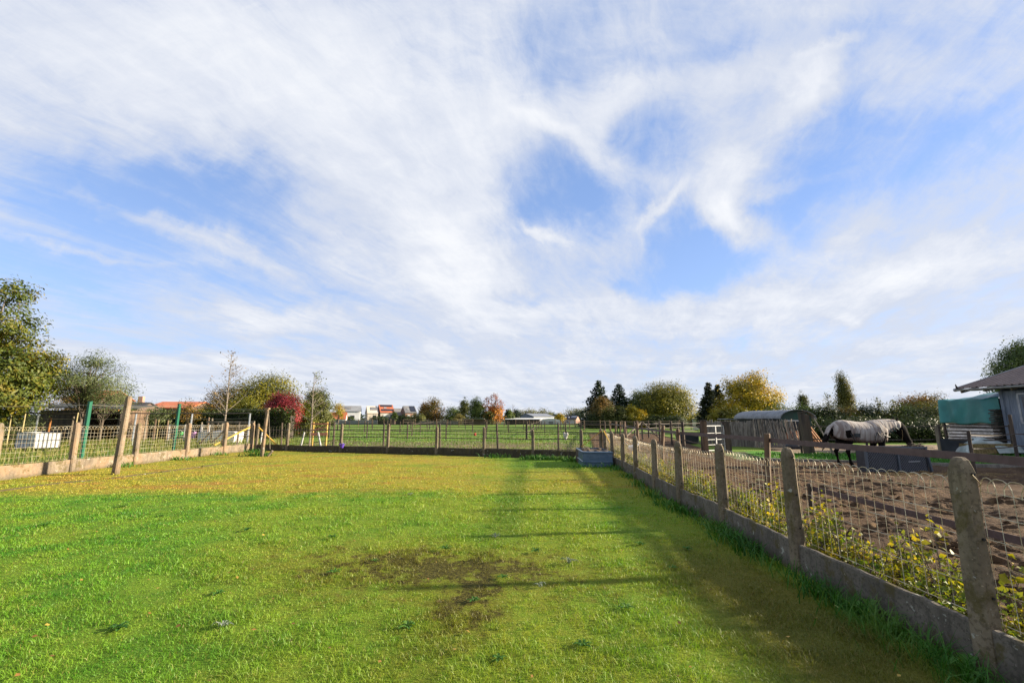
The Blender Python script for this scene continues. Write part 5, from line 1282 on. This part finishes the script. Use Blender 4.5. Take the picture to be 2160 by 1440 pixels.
b.build('handle', M['galv'], t)
b = MB()
for k in range(420):
    x = random.gauss(12.2, .12); y = random.gauss(13.98, .08); z = .72 + max(0, .14 - 1.0 * abs(x - 12.2)) * random.random(); a = random.uniform(0, 6.28); d = Vector((math.cos(a), math.sin(a) * .5, random.uniform(-.3, .4))) * random.uniform(.1, .22)
    b.tube([(x, y, z), (x + d.x, y + d.y, z + d.z * .6)], .006, 3)
b.ball((12.15, 13.93, .62), (.26, .12, .15), 12, 7)
tag(b.build('hay_heap', M['hay_dark']), 'dark heap of old hay in the right half of the feeder under the horse muzzle', 'hay')
# straw littered before the feeder
b = MB()
for k in range(500):
    x = random.uniform(10.4, 14.0); y = random.gauss(13.2, .5); a = random.uniform(0, 6.28); l_ = random.uniform(.05, .14)
    if y > 13.65: continue
    z = float(mud_z(np.array([x]), np.array([y]))[0]) + .015; b.tube([(x, y, z), (x + math.cos(a) * l_, y + math.sin(a) * l_, z + .01)], .006, 3)
tag(b.build('straw', M['hay']), 'loose straw strewn on the mud in front of the feeder', 'straw', kind='stuff')

# ------------------------------------------------------------------ white hen
hx, hy, _ = at(1334, 945, 20.5); t = thing('hen', 'white hen with red comb pecking among the saplings by the right fence', 'hen', (hx, hy, .03))
b = MB()
b.loft([ring((hx + x, hy, .03 + z), (1, 0, .2), w_, h_, 10) for x, z, w_, h_ in ((.24, .42, .02, .05), (.16, .36, .08, .10), (.04, .30, .12, .13), (-.08, .29, .11, .12), (-.17, .34, .07, .09), (-.22, .42, .05, .055), (-.25, .47, .045, .05), (-.28, .48, .02, .025))])
b.tube([(hx + .2, hy, .40), (hx + .3, hy, .52), (hx + .33, hy, .58)], [.06, .05, .01], 7, (1, .5))
me = remeshed('body', b, .014, 3); off = Vector((hx, hy, .03))
for v in me.vertices: v.co -= off
link('body', me, M['hen'], t, True)
b = MB(); b.box((hx - .245, hy, .56), (.07, .012, .04)); b.box((hx - .275, hy, .475), (.02, .015, .05)); b.build('comb', M['comb'], t)
MB().tube([(hx - .28, hy, .512), (hx - .325, hy, .50)], [.014, .003], 6).build('beak', M['yellow'], t)
for s_ in (-1, 1):
    b = MB().tube([(hx, hy + s_ * .05, .24), (hx + .01, hy + s_ * .05, .03)], .012, 5)
    for d in (-.3, 0, .3): b.tube([(hx + .01, hy + s_ * .05, .04), (hx - .06, hy + s_ * .05 + d * .1, .03)], .008, 4)
    b.build('leg', M['yellow'], t)
    b = MB().ball((hx + .03, hy + s_ * .11, .36), (.13, .03, .085), 9, 6); b.build('wing', M['hen'], t, True)
    MB().ball((hx - .26, hy + s_ * .043, .525), .008, 6, 4).build('eye', M['hole'], t)

# ------------------------------------------------------------------ barrel-roofed hut, paling and sticks
hx0, hx1, hy0, hy1 = 15.2, 16.95, 25.9, 30.8; ez = 1.62
t = thing('barrel_hut', 'dark green hut with grey barrel roof behind the leaning sticks', 'hut', ((hx0 + hx1) / 2, hy0, 0))
cx = (hx0 + hx1) / 2; hw = (hx1 - hx0) / 2
def arch(y, grow, dz_=0): return [(cx + (hw + grow) * math.cos(a), y, ez + dz_ + (.46 + grow * .3) * math.sin(a)) for a in np.linspace(math.pi, 0, 17)]
b = MB(); yy = np.linspace(hy0 - .25, hy1 + .2, 9)
rr = [arch(y, .16, random.uniform(-.012, .012)) + arch(y, .11, -.02)[::-1] for y in yy]; b.loft(rr).build('roof', M['hut_roof'], t, False)
b = MB(); i0 = [(x, y, z) for x, y, z in arch(hy0, .0)]; b.loft([[(hx0, hy0, .5)] + i0 + [(hx1, hy0, .5)], [(hx0, hy0 + .05, .5)] + [(x, hy0 + .05, z) for x, _, z in i0] + [(hx1, hy0 + .05, .5)]]).build('gable', M['hut_green'], t)
MB().box((hx0 + .03, (hy0 + hy1) / 2 + .03, 1.06), (.06, hy1 - hy0 - .06, 1.12)).build('side_wall', M['hut_dark'], t)
MB().box((hx1 - .03, (hy0 + hy1) / 2 + .03, 1.06), (.06, hy1 - hy0 - .06, 1.12)).build('side_wall', M['hut_dark'], t)
MB().box((cx, (hy0 + hy1) / 2 + .1, .5), (hw * 2 + .02, hy1 - hy0, .1)).build('floor', M['gap'], t)
MB().box((hx0 + .75, hy0 - .03, 1.50), (1.05, .06, .07)).build('window_lintel', M['white_paint'], t)
w_ = MB().box((hx0 + .95, hy0 - .012, 1.22), (.75, .02, .42)).build('window', M['glass_dark'], t)
for z in (1.12, 1.24, 1.36): MB().box((hx0 + .95, hy0 - .035, z), (.7, .02, .03)).build('bar', M['hut_dark'], w_)
MB().box((hx0 + 1.0, hy0 - .05, .72), (1.5, .05, .42)).build('lower_boards', M['orange_wood'], t)
for x in (hx0 + .3, hx1 - .3):
    for y in (hy0 + .6, hy1 - .7):
        MB().tube([(x - .05, y, .28), (x + .05, y, .28)], .28, 14).build('wheel', M['gap'], t)


def palings(name, label, p0, p1, n, hf, wf, lean, m_, cat, mixm=None):
    t = thing(name, label, cat, (p0[0], p0[1], 0)); b = MB(); b2 = MB(); d = (Vector(p1) - Vector(p0)); nd = d.normalized(); nv = Vector((nd.y, -nd.x))
    for k in range(n):
        f = (k + random.uniform(-.2, .2)) / n; q = Vector(p0) + d * f; h = hf(f) * random.uniform(.93, 1.05); ln = lean(f); w_ = wf * random.uniform(.6, 1.25)
        base = Vector((q.x, q.y, -.02)) + Vector((nv.x, nv.y, 0)) * (ln[0] + random.uniform(-.05, .05)); top = Vector((q.x + nd.x * ln[1] * random.uniform(.3, 1.5), q.y + nd.y * ln[1], h))
        tgt = b2 if mixm and random.random() < .55 else b
        if lean(f)[0] > .1 or m_ == 'stick': tgt.tube([base, base.lerp(top, .5) + Vector((random.uniform(-.03, .03), random.uniform(-.03, .03), 0)), top], [w_ * .5, w_ * .42, w_ * .3], 5)
        else: tgt.bar(base, top, w_, .02, 0)
    b.build('palings', M[m_], t)
    if mixm: b2.build('palings', M[mixm], t)
    for z in (.45, 1.1):
        MB().bar((p0[0] - nv.x * .05, p0[1] - nv.y * .05, z), (p1[0] - nv.x * .05, p1[1] - nv.y * .05, z), .05, .07).build('rail', M['gap'], t)
    return t


palings('paling_fence', 'silver-grey upright paling fence left of the barrel-roofed hut', (11.9, 28.3), (14.1, 26.6), 62, lambda f: 1.5 - .05 * f, .062, lambda f: (0, .0), 'slat_grey', 'fence')
palings('stick_wall', 'wall of leaning peeled sticks along the front of the barrel-roofed hut', (13.95, 26.5), (15.75, 25.0), 85, lambda f: 1.55 - .03 * f, .055, lambda f: (.1 + .30 * f, -.25 * f - .1), 'slat_grey', 'stick wall', 'stick')
b = MB()
for k in range(14):
    x = 15.6 + random.random() * 1.2; b.bar((x + .25, 24.95, .02), (x, 25.75, random.uniform(.95, 1.25)), .07, .03)
tag(b.build('loose_boards', M['post_orange']), 'orange-brown boards leaning against the hut front beside the sleeper post', 'boards')
t = thing('lean_to', 'small grey flat roof showing over the paling fence', 'shed', (15.9, 32.6, 0))
MB().box((15.9, 32.6, 1.55), (1.8, 1.6, .07), rot=Matrix.Rotation(.06, 3, 'Y')).build('roof', M['hut_roof'], t); MB().box((15.9, 32.7, .75), (1.5, 1.3, 1.45)).build('wall', M['gap'], t)

# ------------------------------------------------------------------ stable, board stack and tarpaulins
WX, Y0, Y1, YR = 22.1, 20.5, 13.3, 21.6
t = thing('stable', 'blue-grey boarded stable with brown ribbed sheet roof and zinc gutter at the right edge', 'stable', (WX, Y1, 0))
b = MB(); rngy = np.arange(Y1, Y0, .16)
for y in rngy: b.box((WX + .02 + random.uniform(0, .006), y + .08, 1.46), (.03, .152, 2.72))
b.build('side_wall', M['stable_wood'], t)
MB().box((WX + .06, (Y0 + Y1) / 2, 1.45), (.03, Y0 - Y1, 2.7)).build('wall_lining', M['gap'], t)
WR = 27.4 * 2 - WX
for yw in (Y0 + .02, Y1 - .02):
    b = MB()
    for x in np.arange(WX + .05, WR - .16, .16):
        hh = 2.86 + min(x + .1 - WX, WR - x - .1) * math.tan(R(18)); b.box((x + .11, yw + random.uniform(0, .006), .1 + hh / 2), (.152, .03, hh))
    b.build('end_wall', M['stable_wood'], t)
MB().box((WR, (Y0 + Y1) / 2, 1.45), (.05, Y0 - Y1, 2.7)).build('side_wall', M['stable_wood'], t)
MB().box((WX - .01, Y0 - .04, 1.46), (.05, .13, 2.74)).build('corner_board', M['stable_wood'], t)
d_ = MB().box((WX - .018, 19.05, 2.05), (.05, 1.35, 1.15)).build('shutter', M['stable_wood'], t)
MB().box((WX - .052, 19.05, 2.07), (.02, 1.12, .92)).build('pane', M['glass_dark'], d_)
for z in (1.42, 2.66): MB().box((WX - .03, 19.05, z), (.06, 1.5, .08)).build('frame', M['gutter'], d_)
for y in (18.33, 19.77): MB().box((WX - .03, y, 2.04), (.06, .09, 1.16)).build('frame', M['gutter'], d_)
MB().box((WX - .02, 16.9, 1.2), (.05, 1.3, 2.2)).build('door', M['stable_wood'], t)
ex, ez_ = 21.55, 3.02; rx, rz = 27.4, ez_ + 5.5 * math.tan(R(18))
b = MB(); prof = []
for y in np.arange(12.0, YR, .30):
    for dy_, dz_ in ((0, 0), (.19, 0), (.21, .035), (.27, .035), (.29, 0)): prof.append((y + dy_, dz_))
top = [[(ex, y, ez_ + dz_) for y, dz_ in prof], [(rx, y, rz + dz_) for y, dz_ in prof]]
b.loft(top, False, False); rf = b.build('roof', M['stable_roof'], t); so = rf.modifiers.new('t', 'SOLIDIFY'); so.thickness = .025; so.offset = -1
b = MB().loft([[(rx, y, rz + dz_) for y, dz_ in prof], [(2 * rx - ex, y, ez_ + dz_) for y, dz_ in prof]], False, False); rf = b.build('roof', M['stable_roof'], t); so = rf.modifiers.new('t', 'SOLIDIFY'); so.thickness = .025; so.offset = -1
MB().tube([(rx, 12, rz + .03), (rx, YR + .3, rz + .03)], .09, 6).build('ridge_cap', M['stable_roof'], t)
MB().bar((rx, YR + .31, rz), (2 * rx - ex, YR + .31, ez_), .04, .16).build('verge_board', M['gutter'], t)
MB().bar((ex + .02, YR + .31, ez_ - .0), (rx, YR + .31, rz), .04, .16).build('verge_board', M['gutter'], t)
b = MB(); gpts = [(math.cos(a) * .075, math.sin(a) * .075) for a in np.linspace(math.pi, 2 * math.pi, 9)]
b.loft([[(ex - .05 + gx, y, ez_ - .03 + gz) for gx, gz in gpts] for y in (12, 16, YR + .3)], False, False); gt = b.build('gutter', M['gutter'], t, True); gt.modifiers.new('t', 'SOLIDIFY').thickness = .012
MB().tube([(ex - .05, y, ez_ - .05) for y in (YR + .28, YR + .36)], .08, 10).build('gutter_end', M['gutter'], t)
MB().loft([[(ex - .05 + x, YR + .2 + y_, ez_ + z) for x, z in ((-.05, .02), (.06, .02), (-.06, .22))] for y_ in (0, .04)]).build('roof_vane', M['gap'], t)
MB().box((ex + .28, (12 + YR) / 2, ez_ - .10), (.5, YR - 12, .03)).build('soffit', M['gap'], t)
for y in np.arange(13, 22, 1.1): MB().bar((WX - .45, y, ez_ - .15), (WX + .4, y, ez_ + .07), .07, .12).build('rafter', M['post_grey'], t)

SX, SYN, SYF = 22.2, 20.75, 23.5                   # the stack's long face, in line with the stable wall
t = thing('board_stack', 'tall stack of pale weathered boards under the teal tarpaulin beside the stable', 'stack', (SX, SYF, 0)); ym = (SYN + SYF) / 2
for k in range(9):
    z = .1 + k * .155; MB().box((SX + 1.1 + random.uniform(-.03, .03), ym + random.uniform(-.04, .04), z + .055), (2.2, SYF - SYN - .1, .10)).build('board_layer', M['slab'], t)
    MB().box((SX + 1.16, ym, z - .02), (2.1, SYF - SYN - .25, .05)).build('spacer', M['gap'], t)
MB().box((SX + 1.16, ym, 2.0), (2.1, SYF - SYN - .2, 1.05)).build('upper_boards', M['gap'], t)
MB().bar((SX - .05, SYF - .08, 0), (SX - .05, SYF - .02, 1.6), .08).build('corner_post', M['gap'], t)


def tarp_sheet(name, label, x0, x1, y0, y1, zb, ze, zt, m_):
    nx, ny = 70, 46; V = []
    for j in range(ny):
        v = j / (ny - 1)
        for i in range(nx):
            u = i / (nx - 1)
            if v < .42:                                  # front skirt
                f = v / .42; x = x0 + (x1 - x0) * u; z = zb + (ze - zb) * f; y = y0 - .05 - .05 * (1 - f)
                fold = .055 * (1 - f * .6) * math.sin(u * 19 + 1.2 * f + 2 * math.sin(u * 5)) + .05 * (1 - f) * math.sin(u * 8 + 2.2)
                dgn = .05 * math.exp(-((u - .18 - f * .3) * 9) ** 2) + .06 * math.exp(-((u - .62 + (1 - f) * .12) * 10) ** 2) + .05 * math.exp(-((u - .92 + f * .18) * 12) ** 2)
                y += -fold - dgn * (1 - f * .4); z += .035 * math.sin(u * 11) * (1 - f) - .03 * math.sin(math.pi * ((u * 2) % 1)) * f
            else:                                        # sloping top
                f = (v - .42) / .58; x = x0 + (x1 - x0) * u; y = y0 - .05 + (y1 - y0) * f
                z = ze + (zt - ze) * math.sin(f * math.pi / 2) * min(1, (.14 + u * 1.05)) - .04 * math.sin(math.pi * ((u * 2) % 1)) + .02 * math.sin(u * 23 + f * 7)
            V.append((x, y, z + .012 * float(vnoise(np.array([x * 4]), np.array([z * 4 + y * 3]))[0])))
    i = np.arange(nx * ny).reshape(ny, nx); F = np.stack([i[:-1, :-1], i[:-1, 1:], i[1:, 1:], i[1:, :-1]], 2).reshape(-1, 4)
    V = np.array(V); turn = lambda q: (SX + q[1], SYF - q[0], q[2]); V = np.array([turn(q) for q in V])
    o = link(name, np_mesh(name, V, F), M[m_], None, True); tag(o, label, 'tarpaulin')
    b = MB().loft([[turn(q) for q in r_] for r_ in [[(x0, y0 - .05 + (y1 - y0) * f, ze + (zt - ze) * math.sin(f * math.pi / 2) * .14), (x0 - .05 - .03 * math.sin(f * 17), y0 - .05 + (y1 - y0) * f, (zb + ze) / 2), (x0 - .03 - .05 * math.sin(f * 13), y0 - .08 + (y1 - y0) * f, zb)] for f in np.linspace(0, 1, 18)]], False, False)
    s_ = b.build('side_skirt', M[m_], o, True); s_.modifiers.new('t', 'SOLIDIFY').thickness = .01
    o.modifiers.new('t', 'SOLIDIFY').thickness = .01
    return o


tarp_sheet('tarpaulin', 'teal tarpaulin with folds draped over the board stack under the stable eave', -.06, SYF - SYN + .1, -.03, 2.3, 1.36, 2.56, 3.1, 'tarp')
b = MB()
for k in range(26):
    z = .05 + k * .078; b.box((22.1 + random.uniform(-.06, .06), 20.72 + random.uniform(-.05, .05), z), (.5 + random.uniform(-.08, .08), .3, .05), rot=Matrix.Rotation(random.uniform(-.05, .05), 3, 'Y'))
tag(b.build('slate_stack', M['gap']), 'dark jagged stack of old roof sheets between the board stack and the stable corner', 'stack')
# bale under a pale tarpaulin
bx, by = 20.6, 20.3
t = thing('straw_bale', 'straw bale half hidden under a pale tarpaulin in front of the board stack', 'bale', (bx, by, .1))
b = MB().box((bx, by, .32), (1.9, .9, .42)); b.build('straw', M['hay'], t)
V = []; nx, ny = 60, 30
for j in range(ny):
    for i in range(nx):
        u, v = i / (nx - 1), j / (ny - 1); x = bx - 1.25 + 2.7 * u; y = by - .62 + 1.3 * v
        ed = min(1, max(0, min((x - bx + 1.2) * 3.0, (bx + 1.35 - x) * 3.0, (y - by + .66) * 5 - .5)))
        z = .10 + .46 * ed ** .7 + .05 * math.sin(u * 21 + 4 * v) * ed + .06 * math.sin(u * 9 - v * 5) + (.10 * math.exp(-((u - .55) * 6) ** 2))
        V.append((x, y, z + .03 * float(vnoise(np.array([x * 5]), np.array([y * 5]))[0])))
V = np.array(V); i = np.arange(nx * ny).reshape(ny, nx); F = np.stack([i[:-1, :-1], i[:-1, 1:], i[1:, 1:], i[1:, :-1]], 2).reshape(-1, 4)
c = V[F].mean(1); F = F[~((c[:, 1] < by - .42) & (c[:, 0] > bx - .95) & (c[:, 0] < bx + .15))]
o = link('tarpaulin', np_mesh('tarpaulin', V, F), M['tarp_pale'], None, True); o.modifiers.new('t', 'SOLIDIFY').thickness = .01
tag(o, 'pale grey-green crumpled tarpaulin thrown over the straw bale', 'tarpaulin')
t = thing('mesh_panel', 'low dark windbreak panel on a pale stake left of the board stack', 'panel', (18.7, 20.3, 0))
MB().box((19.6, 20.3, .45), (1.5, .03, .55)).build('sheet', M['feeder'], t); MB().tube([(18.75, 20.25, 0), (18.72, 20.25, 1.3)], .06, 7).build('stake', M['post_grey'], t)

# ------------------------------------------------------------------ shed in the left paddock
xa, xb = at(84, 880, 32)[0], at(252, 880, 32)[0]
t = thing('field_shed', 'long low dark timber shed with sloping black roof behind the willow', 'shed', (xa, 32, 0)); xm = xa + (xb - xa) * .62
for k in range(13): MB().box(((xa + xm) / 2, 32 + random.uniform(0, .012), .1 + k * .17), (xm - xa, .05, .15)).build('board', M['post_dark'], t)
MB().box(((xa + xb) / 2, 34.6, 1.1), (xb - xa, .08, 2.2)).build('back_wall', M['post_brown'], t)
for x in (xm, xb): MB().box((x, 32.05, 1.12), (.14, .14, 2.24)).build('post', M['gap'], t)
MB().box((xb, 33.3, 1.1), (.06, 2.5, 2.2)).build('side_wall', M['post_brown'], t); MB().box((xa, 33.3, 1.1), (.06, 2.5, 2.2)).build('side_wall', M['post_dark'], t)
MB().loft([[(x, y, z) for y, z in ((31.6, 2.30 + zz), (34.8, 2.62 + zz), (34.8, 2.69 + zz), (31.6, 2.37 + zz))] for x, zz in ((xa - .3, .14), (xb + .25, -.08))]).build('roof', M['hut_dark'], t)
MB().bar((xm, 31.58, 2.24), (xb + .25, 31.58, 2.2), .05, .10).build('fascia', M['post_orange'], t)


# ------------------------------------------------------------------ houses and barns
def hm_(name, c, c2=None, sc=.5): M[name] = mat(name, c, c2 or tuple(v * .85 for v in c), sc, .8)


hm_('white_render', (.72, .71, .69)); hm_('beige_render', (.40, .36, .31)); hm_('cream_render', (.60, .52, .42)); hm_('pink_brick', (.40, .23, .17), (.34, .2, .15), 2); hm_('brown_brick', (.12, .08, .065), (.15, .10, .08), 2)
hm_('grey_tiles', (.13, .13, .135), (.18, .175, .17)); hm_('orange_tiles', (.42, .13, .06), (.36, .10, .045)); hm_('bright_orange_tiles', (.50, .15, .06), (.42, .12, .05), 1); hm_('dark_tiles', (.035, .032, .035)); hm_('solar', (.012, .014, .024)); hm_('grey_sheet', (.17, .19, .23)); hm_('white_sheet', (.62, .63, .62)); hm_('slate_light', (.24, .25, .26))
M['solar'].node_tree.nodes['Principled BSDF'].inputs['Roughness'].default_value = .25


def house(label, px, Y, rot, Lx, Wy, eave, ridge, wall, roof, extras=(), windows=(), gable=None, chim=None, name='house', cat='house', over=.25):
    X, _, _ = at(px, 885, Y); t = thing(name, label, cat, (X, Y, 0), None, R(rot)); h, w_ = Lx / 2, Wy / 2
    for sg in (-1, 1): MB().quad((sg * -h, sg * w_, 0), (sg * h, sg * w_, 0), (sg * h, sg * w_, eave), (sg * -h, sg * w_, eave)).build('wall', M[wall], t, local=True)
    for sg in (-1, 1): MB().quad((sg * h, -sg * w_, 0), (sg * h, sg * w_, 0), (sg * h, sg * w_, eave), (sg * h, 0, ridge), (sg * h, -sg * w_, eave)).build('gable_wall', M[gable or wall], t, local=True)
    sl = (ridge - eave) / w_; o_ = over; e = eave - o_ * sl; th = .16
    b = MB(); b.loft([[(x, -w_ - o_, e), (x, 0, ridge), (x, w_ + o_, e), (x, w_ + o_, e + th), (x, 0, ridge + th), (x, -w_ - o_, e + th)] for x in (-h - o_ * .6, h + o_ * .6)]); rf = b.build('roof', M[roof], t, local=True)
    for (x0, x1, f0, f1, m_, nm) in extras:              # panels and skylights lying on the front slope
        P = lambda x, f: (x0 * 0 + x, -w_ + w_ * f, eave + (ridge - eave) * f + th + .03)
        b = MB().loft([[P(x0 * Lx - h, f0), P(x1 * Lx - h, f0), P(x1 * Lx - h, f1), P(x0 * Lx - h, f1)], [tuple(Vector(p) + Vector((0, -.03, .06))) for p in (P(x0 * Lx - h, f0), P(x1 * Lx - h, f0), P(x1 * Lx - h, f1), P(x0 * Lx - h, f1))]])
        b.build(nm, M[m_], t, local=True)
    for (x, z, ww, hh, m_) in windows:
        f_ = MB().box((x * Lx - h, -w_ - .02, z), (ww, .06, hh)).build('window', M['white_paint'], t, local=True)
        MB().box((x * Lx - h, -w_ - .06, z), (ww * .82, .03, hh * .82)).build('pane', M[m_], f_, local=True)
    if chim: MB().box((chim * Lx - h, .2, ridge + .3), (.6, .6, 1.4)).build('chimney', M['pink_brick'], rf, local=True)
    return t


house('long white rendered house with grey roof left of the village row', 735, 168, 16, 8.2, 7.5, 4.6, 6.5, 'white_render', 'slate_light', ((.35, .6, .3, .8, 'grey_tiles', 'roof_panel'),), ((.2, 2.6, 1, 1.1, 'glass_dark'), (.7, 2.6, 1.4, 1.1, 'glass_dark')))
house('low white annex with orange tiled roof at the left of the village row', 713, 152, 14, 5.2, 4.4, 1.95, 3.9, 'white_render', 'orange_tiles', windows=((.5, 1.1, 1.0, 1.0, 'glass_dark'),))
house('beige house with plain gable left of the red-roofed house', 783, 172, 24, 3.6, 8.0, 4.0, 6.5, 'cream_render', 'cream_render', ((.3, .9, .35, .8, 'grey_tiles', 'skylight'),), ((.7, 2.8, 1.2, .9, 'glass_dark'),), gable='beige_render')
house('orange-red roofed house with two bands of black solar panels', 812, 174, 26, 5.0, 8.2, 4.3, 7.05, 'cream_render', 'orange_tiles', ((.08, .95, .70, .95, 'solar', 'solar_panel'), (.08, .95, .12, .36, 'solar', 'solar_panel'), (.3, .5, .45, .62, 'slate_light', 'skylight')), ((.35, 3.0, 1.6, 1.3, 'white_sheet'), (.8, 3.0, .9, 1.1, 'glass_dark')), gable='pink_brick')
house('grey-tiled low house between the red roof and the brick house', 838, 178, 24, 5.0, 8.0, 3.2, 5.8, 'brown_brick', 'grey_tiles', windows=((.5, 1.6, 1, 1, 'glass_dark'),))
house('brick house with grey roof half covered by blue solar panels', 861, 174, 26, 4.2, 8.0, 4.2, 6.6, 'pink_brick', 'grey_tiles', ((.52, .98, .06, .96, 'solar', 'solar_panel'), (.25, .4, .35, .55, 'slate_light', 'skylight')), ((.3, 2.8, .9, 1.3, 'white_sheet'), (.75, 2.4, .9, 1.8, 'white_sheet')), gable='brown_brick')
house('dark low roof in front of the red-roofed house', 818, 160, 10, 5, 4, 1.5, 2.4, 'brown_brick', 'dark_tiles', windows=((.5, .8, .8, .7, 'glass_dark'),))
house('big grey barn with white side wall right of the orange maple', 1131, 176, 33, 9.5, 10, 2.7, 3.8, 'white_sheet', 'grey_sheet', gable='grey_sheet', name='barn', cat='barn', windows=((.5, 1.4, 1.2, 1.2, 'slate_light'),))
house('dark-roofed brick house with skylights and solar panels right of the barn', 1204, 205, -24, 6.5, 6.5, 1.6, 3.2, 'white_render', 'dark_tiles', ((.15, .25, .4, .6, 'white_sheet', 'skylight'), (.4, .5, .4, .6, 'white_sheet', 'skylight'), (.6, .95, .45, .95, 'grey_sheet', 'solar_panel')), ((.4, .8, .9, .9, 'glass_dark'),), gable='pink_brick')
house('small grey-roofed house at the left foot of the fir group', 1238, 190, -10, 4.2, 5, 1.1, 2.2, 'white_render', 'grey_sheet', windows=((.5, .6, .6, .6, 'glass_dark'),))
house('orange tiled roof behind the willow at the left', 208, 72, 8, 4.6, 7.5, 4.6, 6.0, 'brown_brick', 'orange_tiles', chim=.2, windows=((.5, 2.6, 1, 1, 'glass_dark'),))
house('bright orange tiled bungalow roof above the dark clipped hedge', 384, 74, 4, 6.4, 7.5, 3.3, 4.3, 'brown_brick', 'bright_orange_tiles', windows=((.5, 1.6, 1, 1, 'glass_dark'),))
house('dark low-roofed house with brick chimney right of the willow', 285, 66, 12, 3.2, 6, 3.0, 3.9, 'brown_brick', 'dark_tiles', chim=.6, windows=((.6, 2.6, 1, .9, 'glass_dark'),))
# long white polytunnel roofs before the barn
x0, x1 = at(1066, 885, 158)[0], at(1140, 885, 158)[0]
t = thing('open_shed', 'long low open shed with thin white roof left of the white tunnel tent', 'shed', ((x0 + x1) / 2, 158, 0))
MB().loft([[(x, y, z) for y, z in ((156, 1.55 + dz_), (161, 2.0 + dz_), (161, 2.1 + dz_), (156, 1.75 + dz_))] for x, dz_ in ((x0, .05), (x1, .05))]).build('roof', M['white_sheet'], t)
MB().box(((x0 + x1) / 2, 160.5, .9), (x1 - x0 - .4, .2, 1.7)).build('back_wall', M['gap'], t)
for f in np.linspace(.02, .98, 6): MB().box((x0 + (x1 - x0) * f, 156.3, .75), (.18, .18, 1.5)).build('post', M['post_brown'], t)
x0, x1 = at(1138, 885, 154)[0], at(1184, 885, 154)[0]
t = thing('tunnel_tent', 'white round-topped tunnel tent beside the barn', 'tent', ((x0 + x1) / 2, 154, 0))
MB().loft([[(x0 + (x1 - x0) * (.5 - .5 * math.cos(a)), y, .0 + 2.0 * math.sin(a) ** .75) for a in np.linspace(.0, math.pi, 15)] for y in (152, 158)]).build('cover', M['white_sheet'], t)
MB().box(((x0 + x1) / 2, 151.9, .55), (1.4, .06, 1.1)).build('door', M['slate_light'], t)
for px0, px1, Y, l in ((976, 1022, 132, 'low dark open field shelter below the dark green central trees'), (1470, 1490, 75, 'low pale grey outbuilding left of the cypresses')):
    x0, x1 = at(px0, 885, Y)[0], at(px1, 885, Y)[0]; t = thing('field_shelter', l, 'shed', ((x0 + x1) / 2, Y, 0))
    MB().loft([[(x, y, z) for y, z in ((Y - 2, 1.85), (Y + 2, 1.6), (Y + 2, 1.7), (Y - 2, 1.97))] for x in (x0, x1)]).build('roof', M['grey_tiles'], t); MB().box(((x0 + x1) / 2, Y + 1.9, .8), (x1 - x0, .1, 1.6)).build('back_wall', M['post_brown'] if Y > 100 else M['slab'], t)
    for f in (.02, .5, .98): MB().box((x0 + (x1 - x0) * f, Y - 1.7, .9), (.15, .15, 1.8)).build('post', M['gap'], t)
x, y, z = at(1233, 869, 185); t = thing('utility_pole', 'pale thin utility pole in front of the small grey-roofed house', 'pole', (x, y, 0))
MB().tube([(x, y, 0), (x, y, z)], [.16, .11], 7).build('shaft', M['slab'], t); MB().box((x, y, z - .4), (1.1, .1, .1)).build('crossarm', M['slab'], t)
b = MB().box((at(755, 885, 140)[0], 140, .75), (12, .15, 1.3)); tag(b.build('yard_fence', M['slate_light']), 'pale boarded yard fence in front of the white house', 'fence')
b = MB().box((at(925, 885, 128)[0], 128, .7), (11, .12, 1.1)); tag(b.build('yard_fence', M['slat_grey']), 'grey board fence below the ochre central tree', 'fence')
# far belt of woodland closing the view
def far_wood():
    P = []
    for k in range(260):
        x = random.uniform(-420, 420); y = random.uniform(300, 420); h = random.uniform(3.5, 7.5); w_ = random.uniform(6, 16); m = 46
        u = rng.normal(size=(m, 3)); u /= np.linalg.norm(u, axis=1)[:, None]; u[:, 2] = np.abs(u[:, 2]); P.append(np.array((x, y, .2)) + u * np.array((w_, w_ * .5, h)) * (rng.random((m, 1)) ** .4))
    P = np.concatenate(P); V, F = leaf_cloud(P, 2.0, None, .4, .3, .7)
    tag(link('far_wood', np_mesh('far_wood', V, F, rng.random(len(F))), L['bluegreen']), 'distant low belt of trees along the horizon', 'wood', kind='stuff')


far_wood()
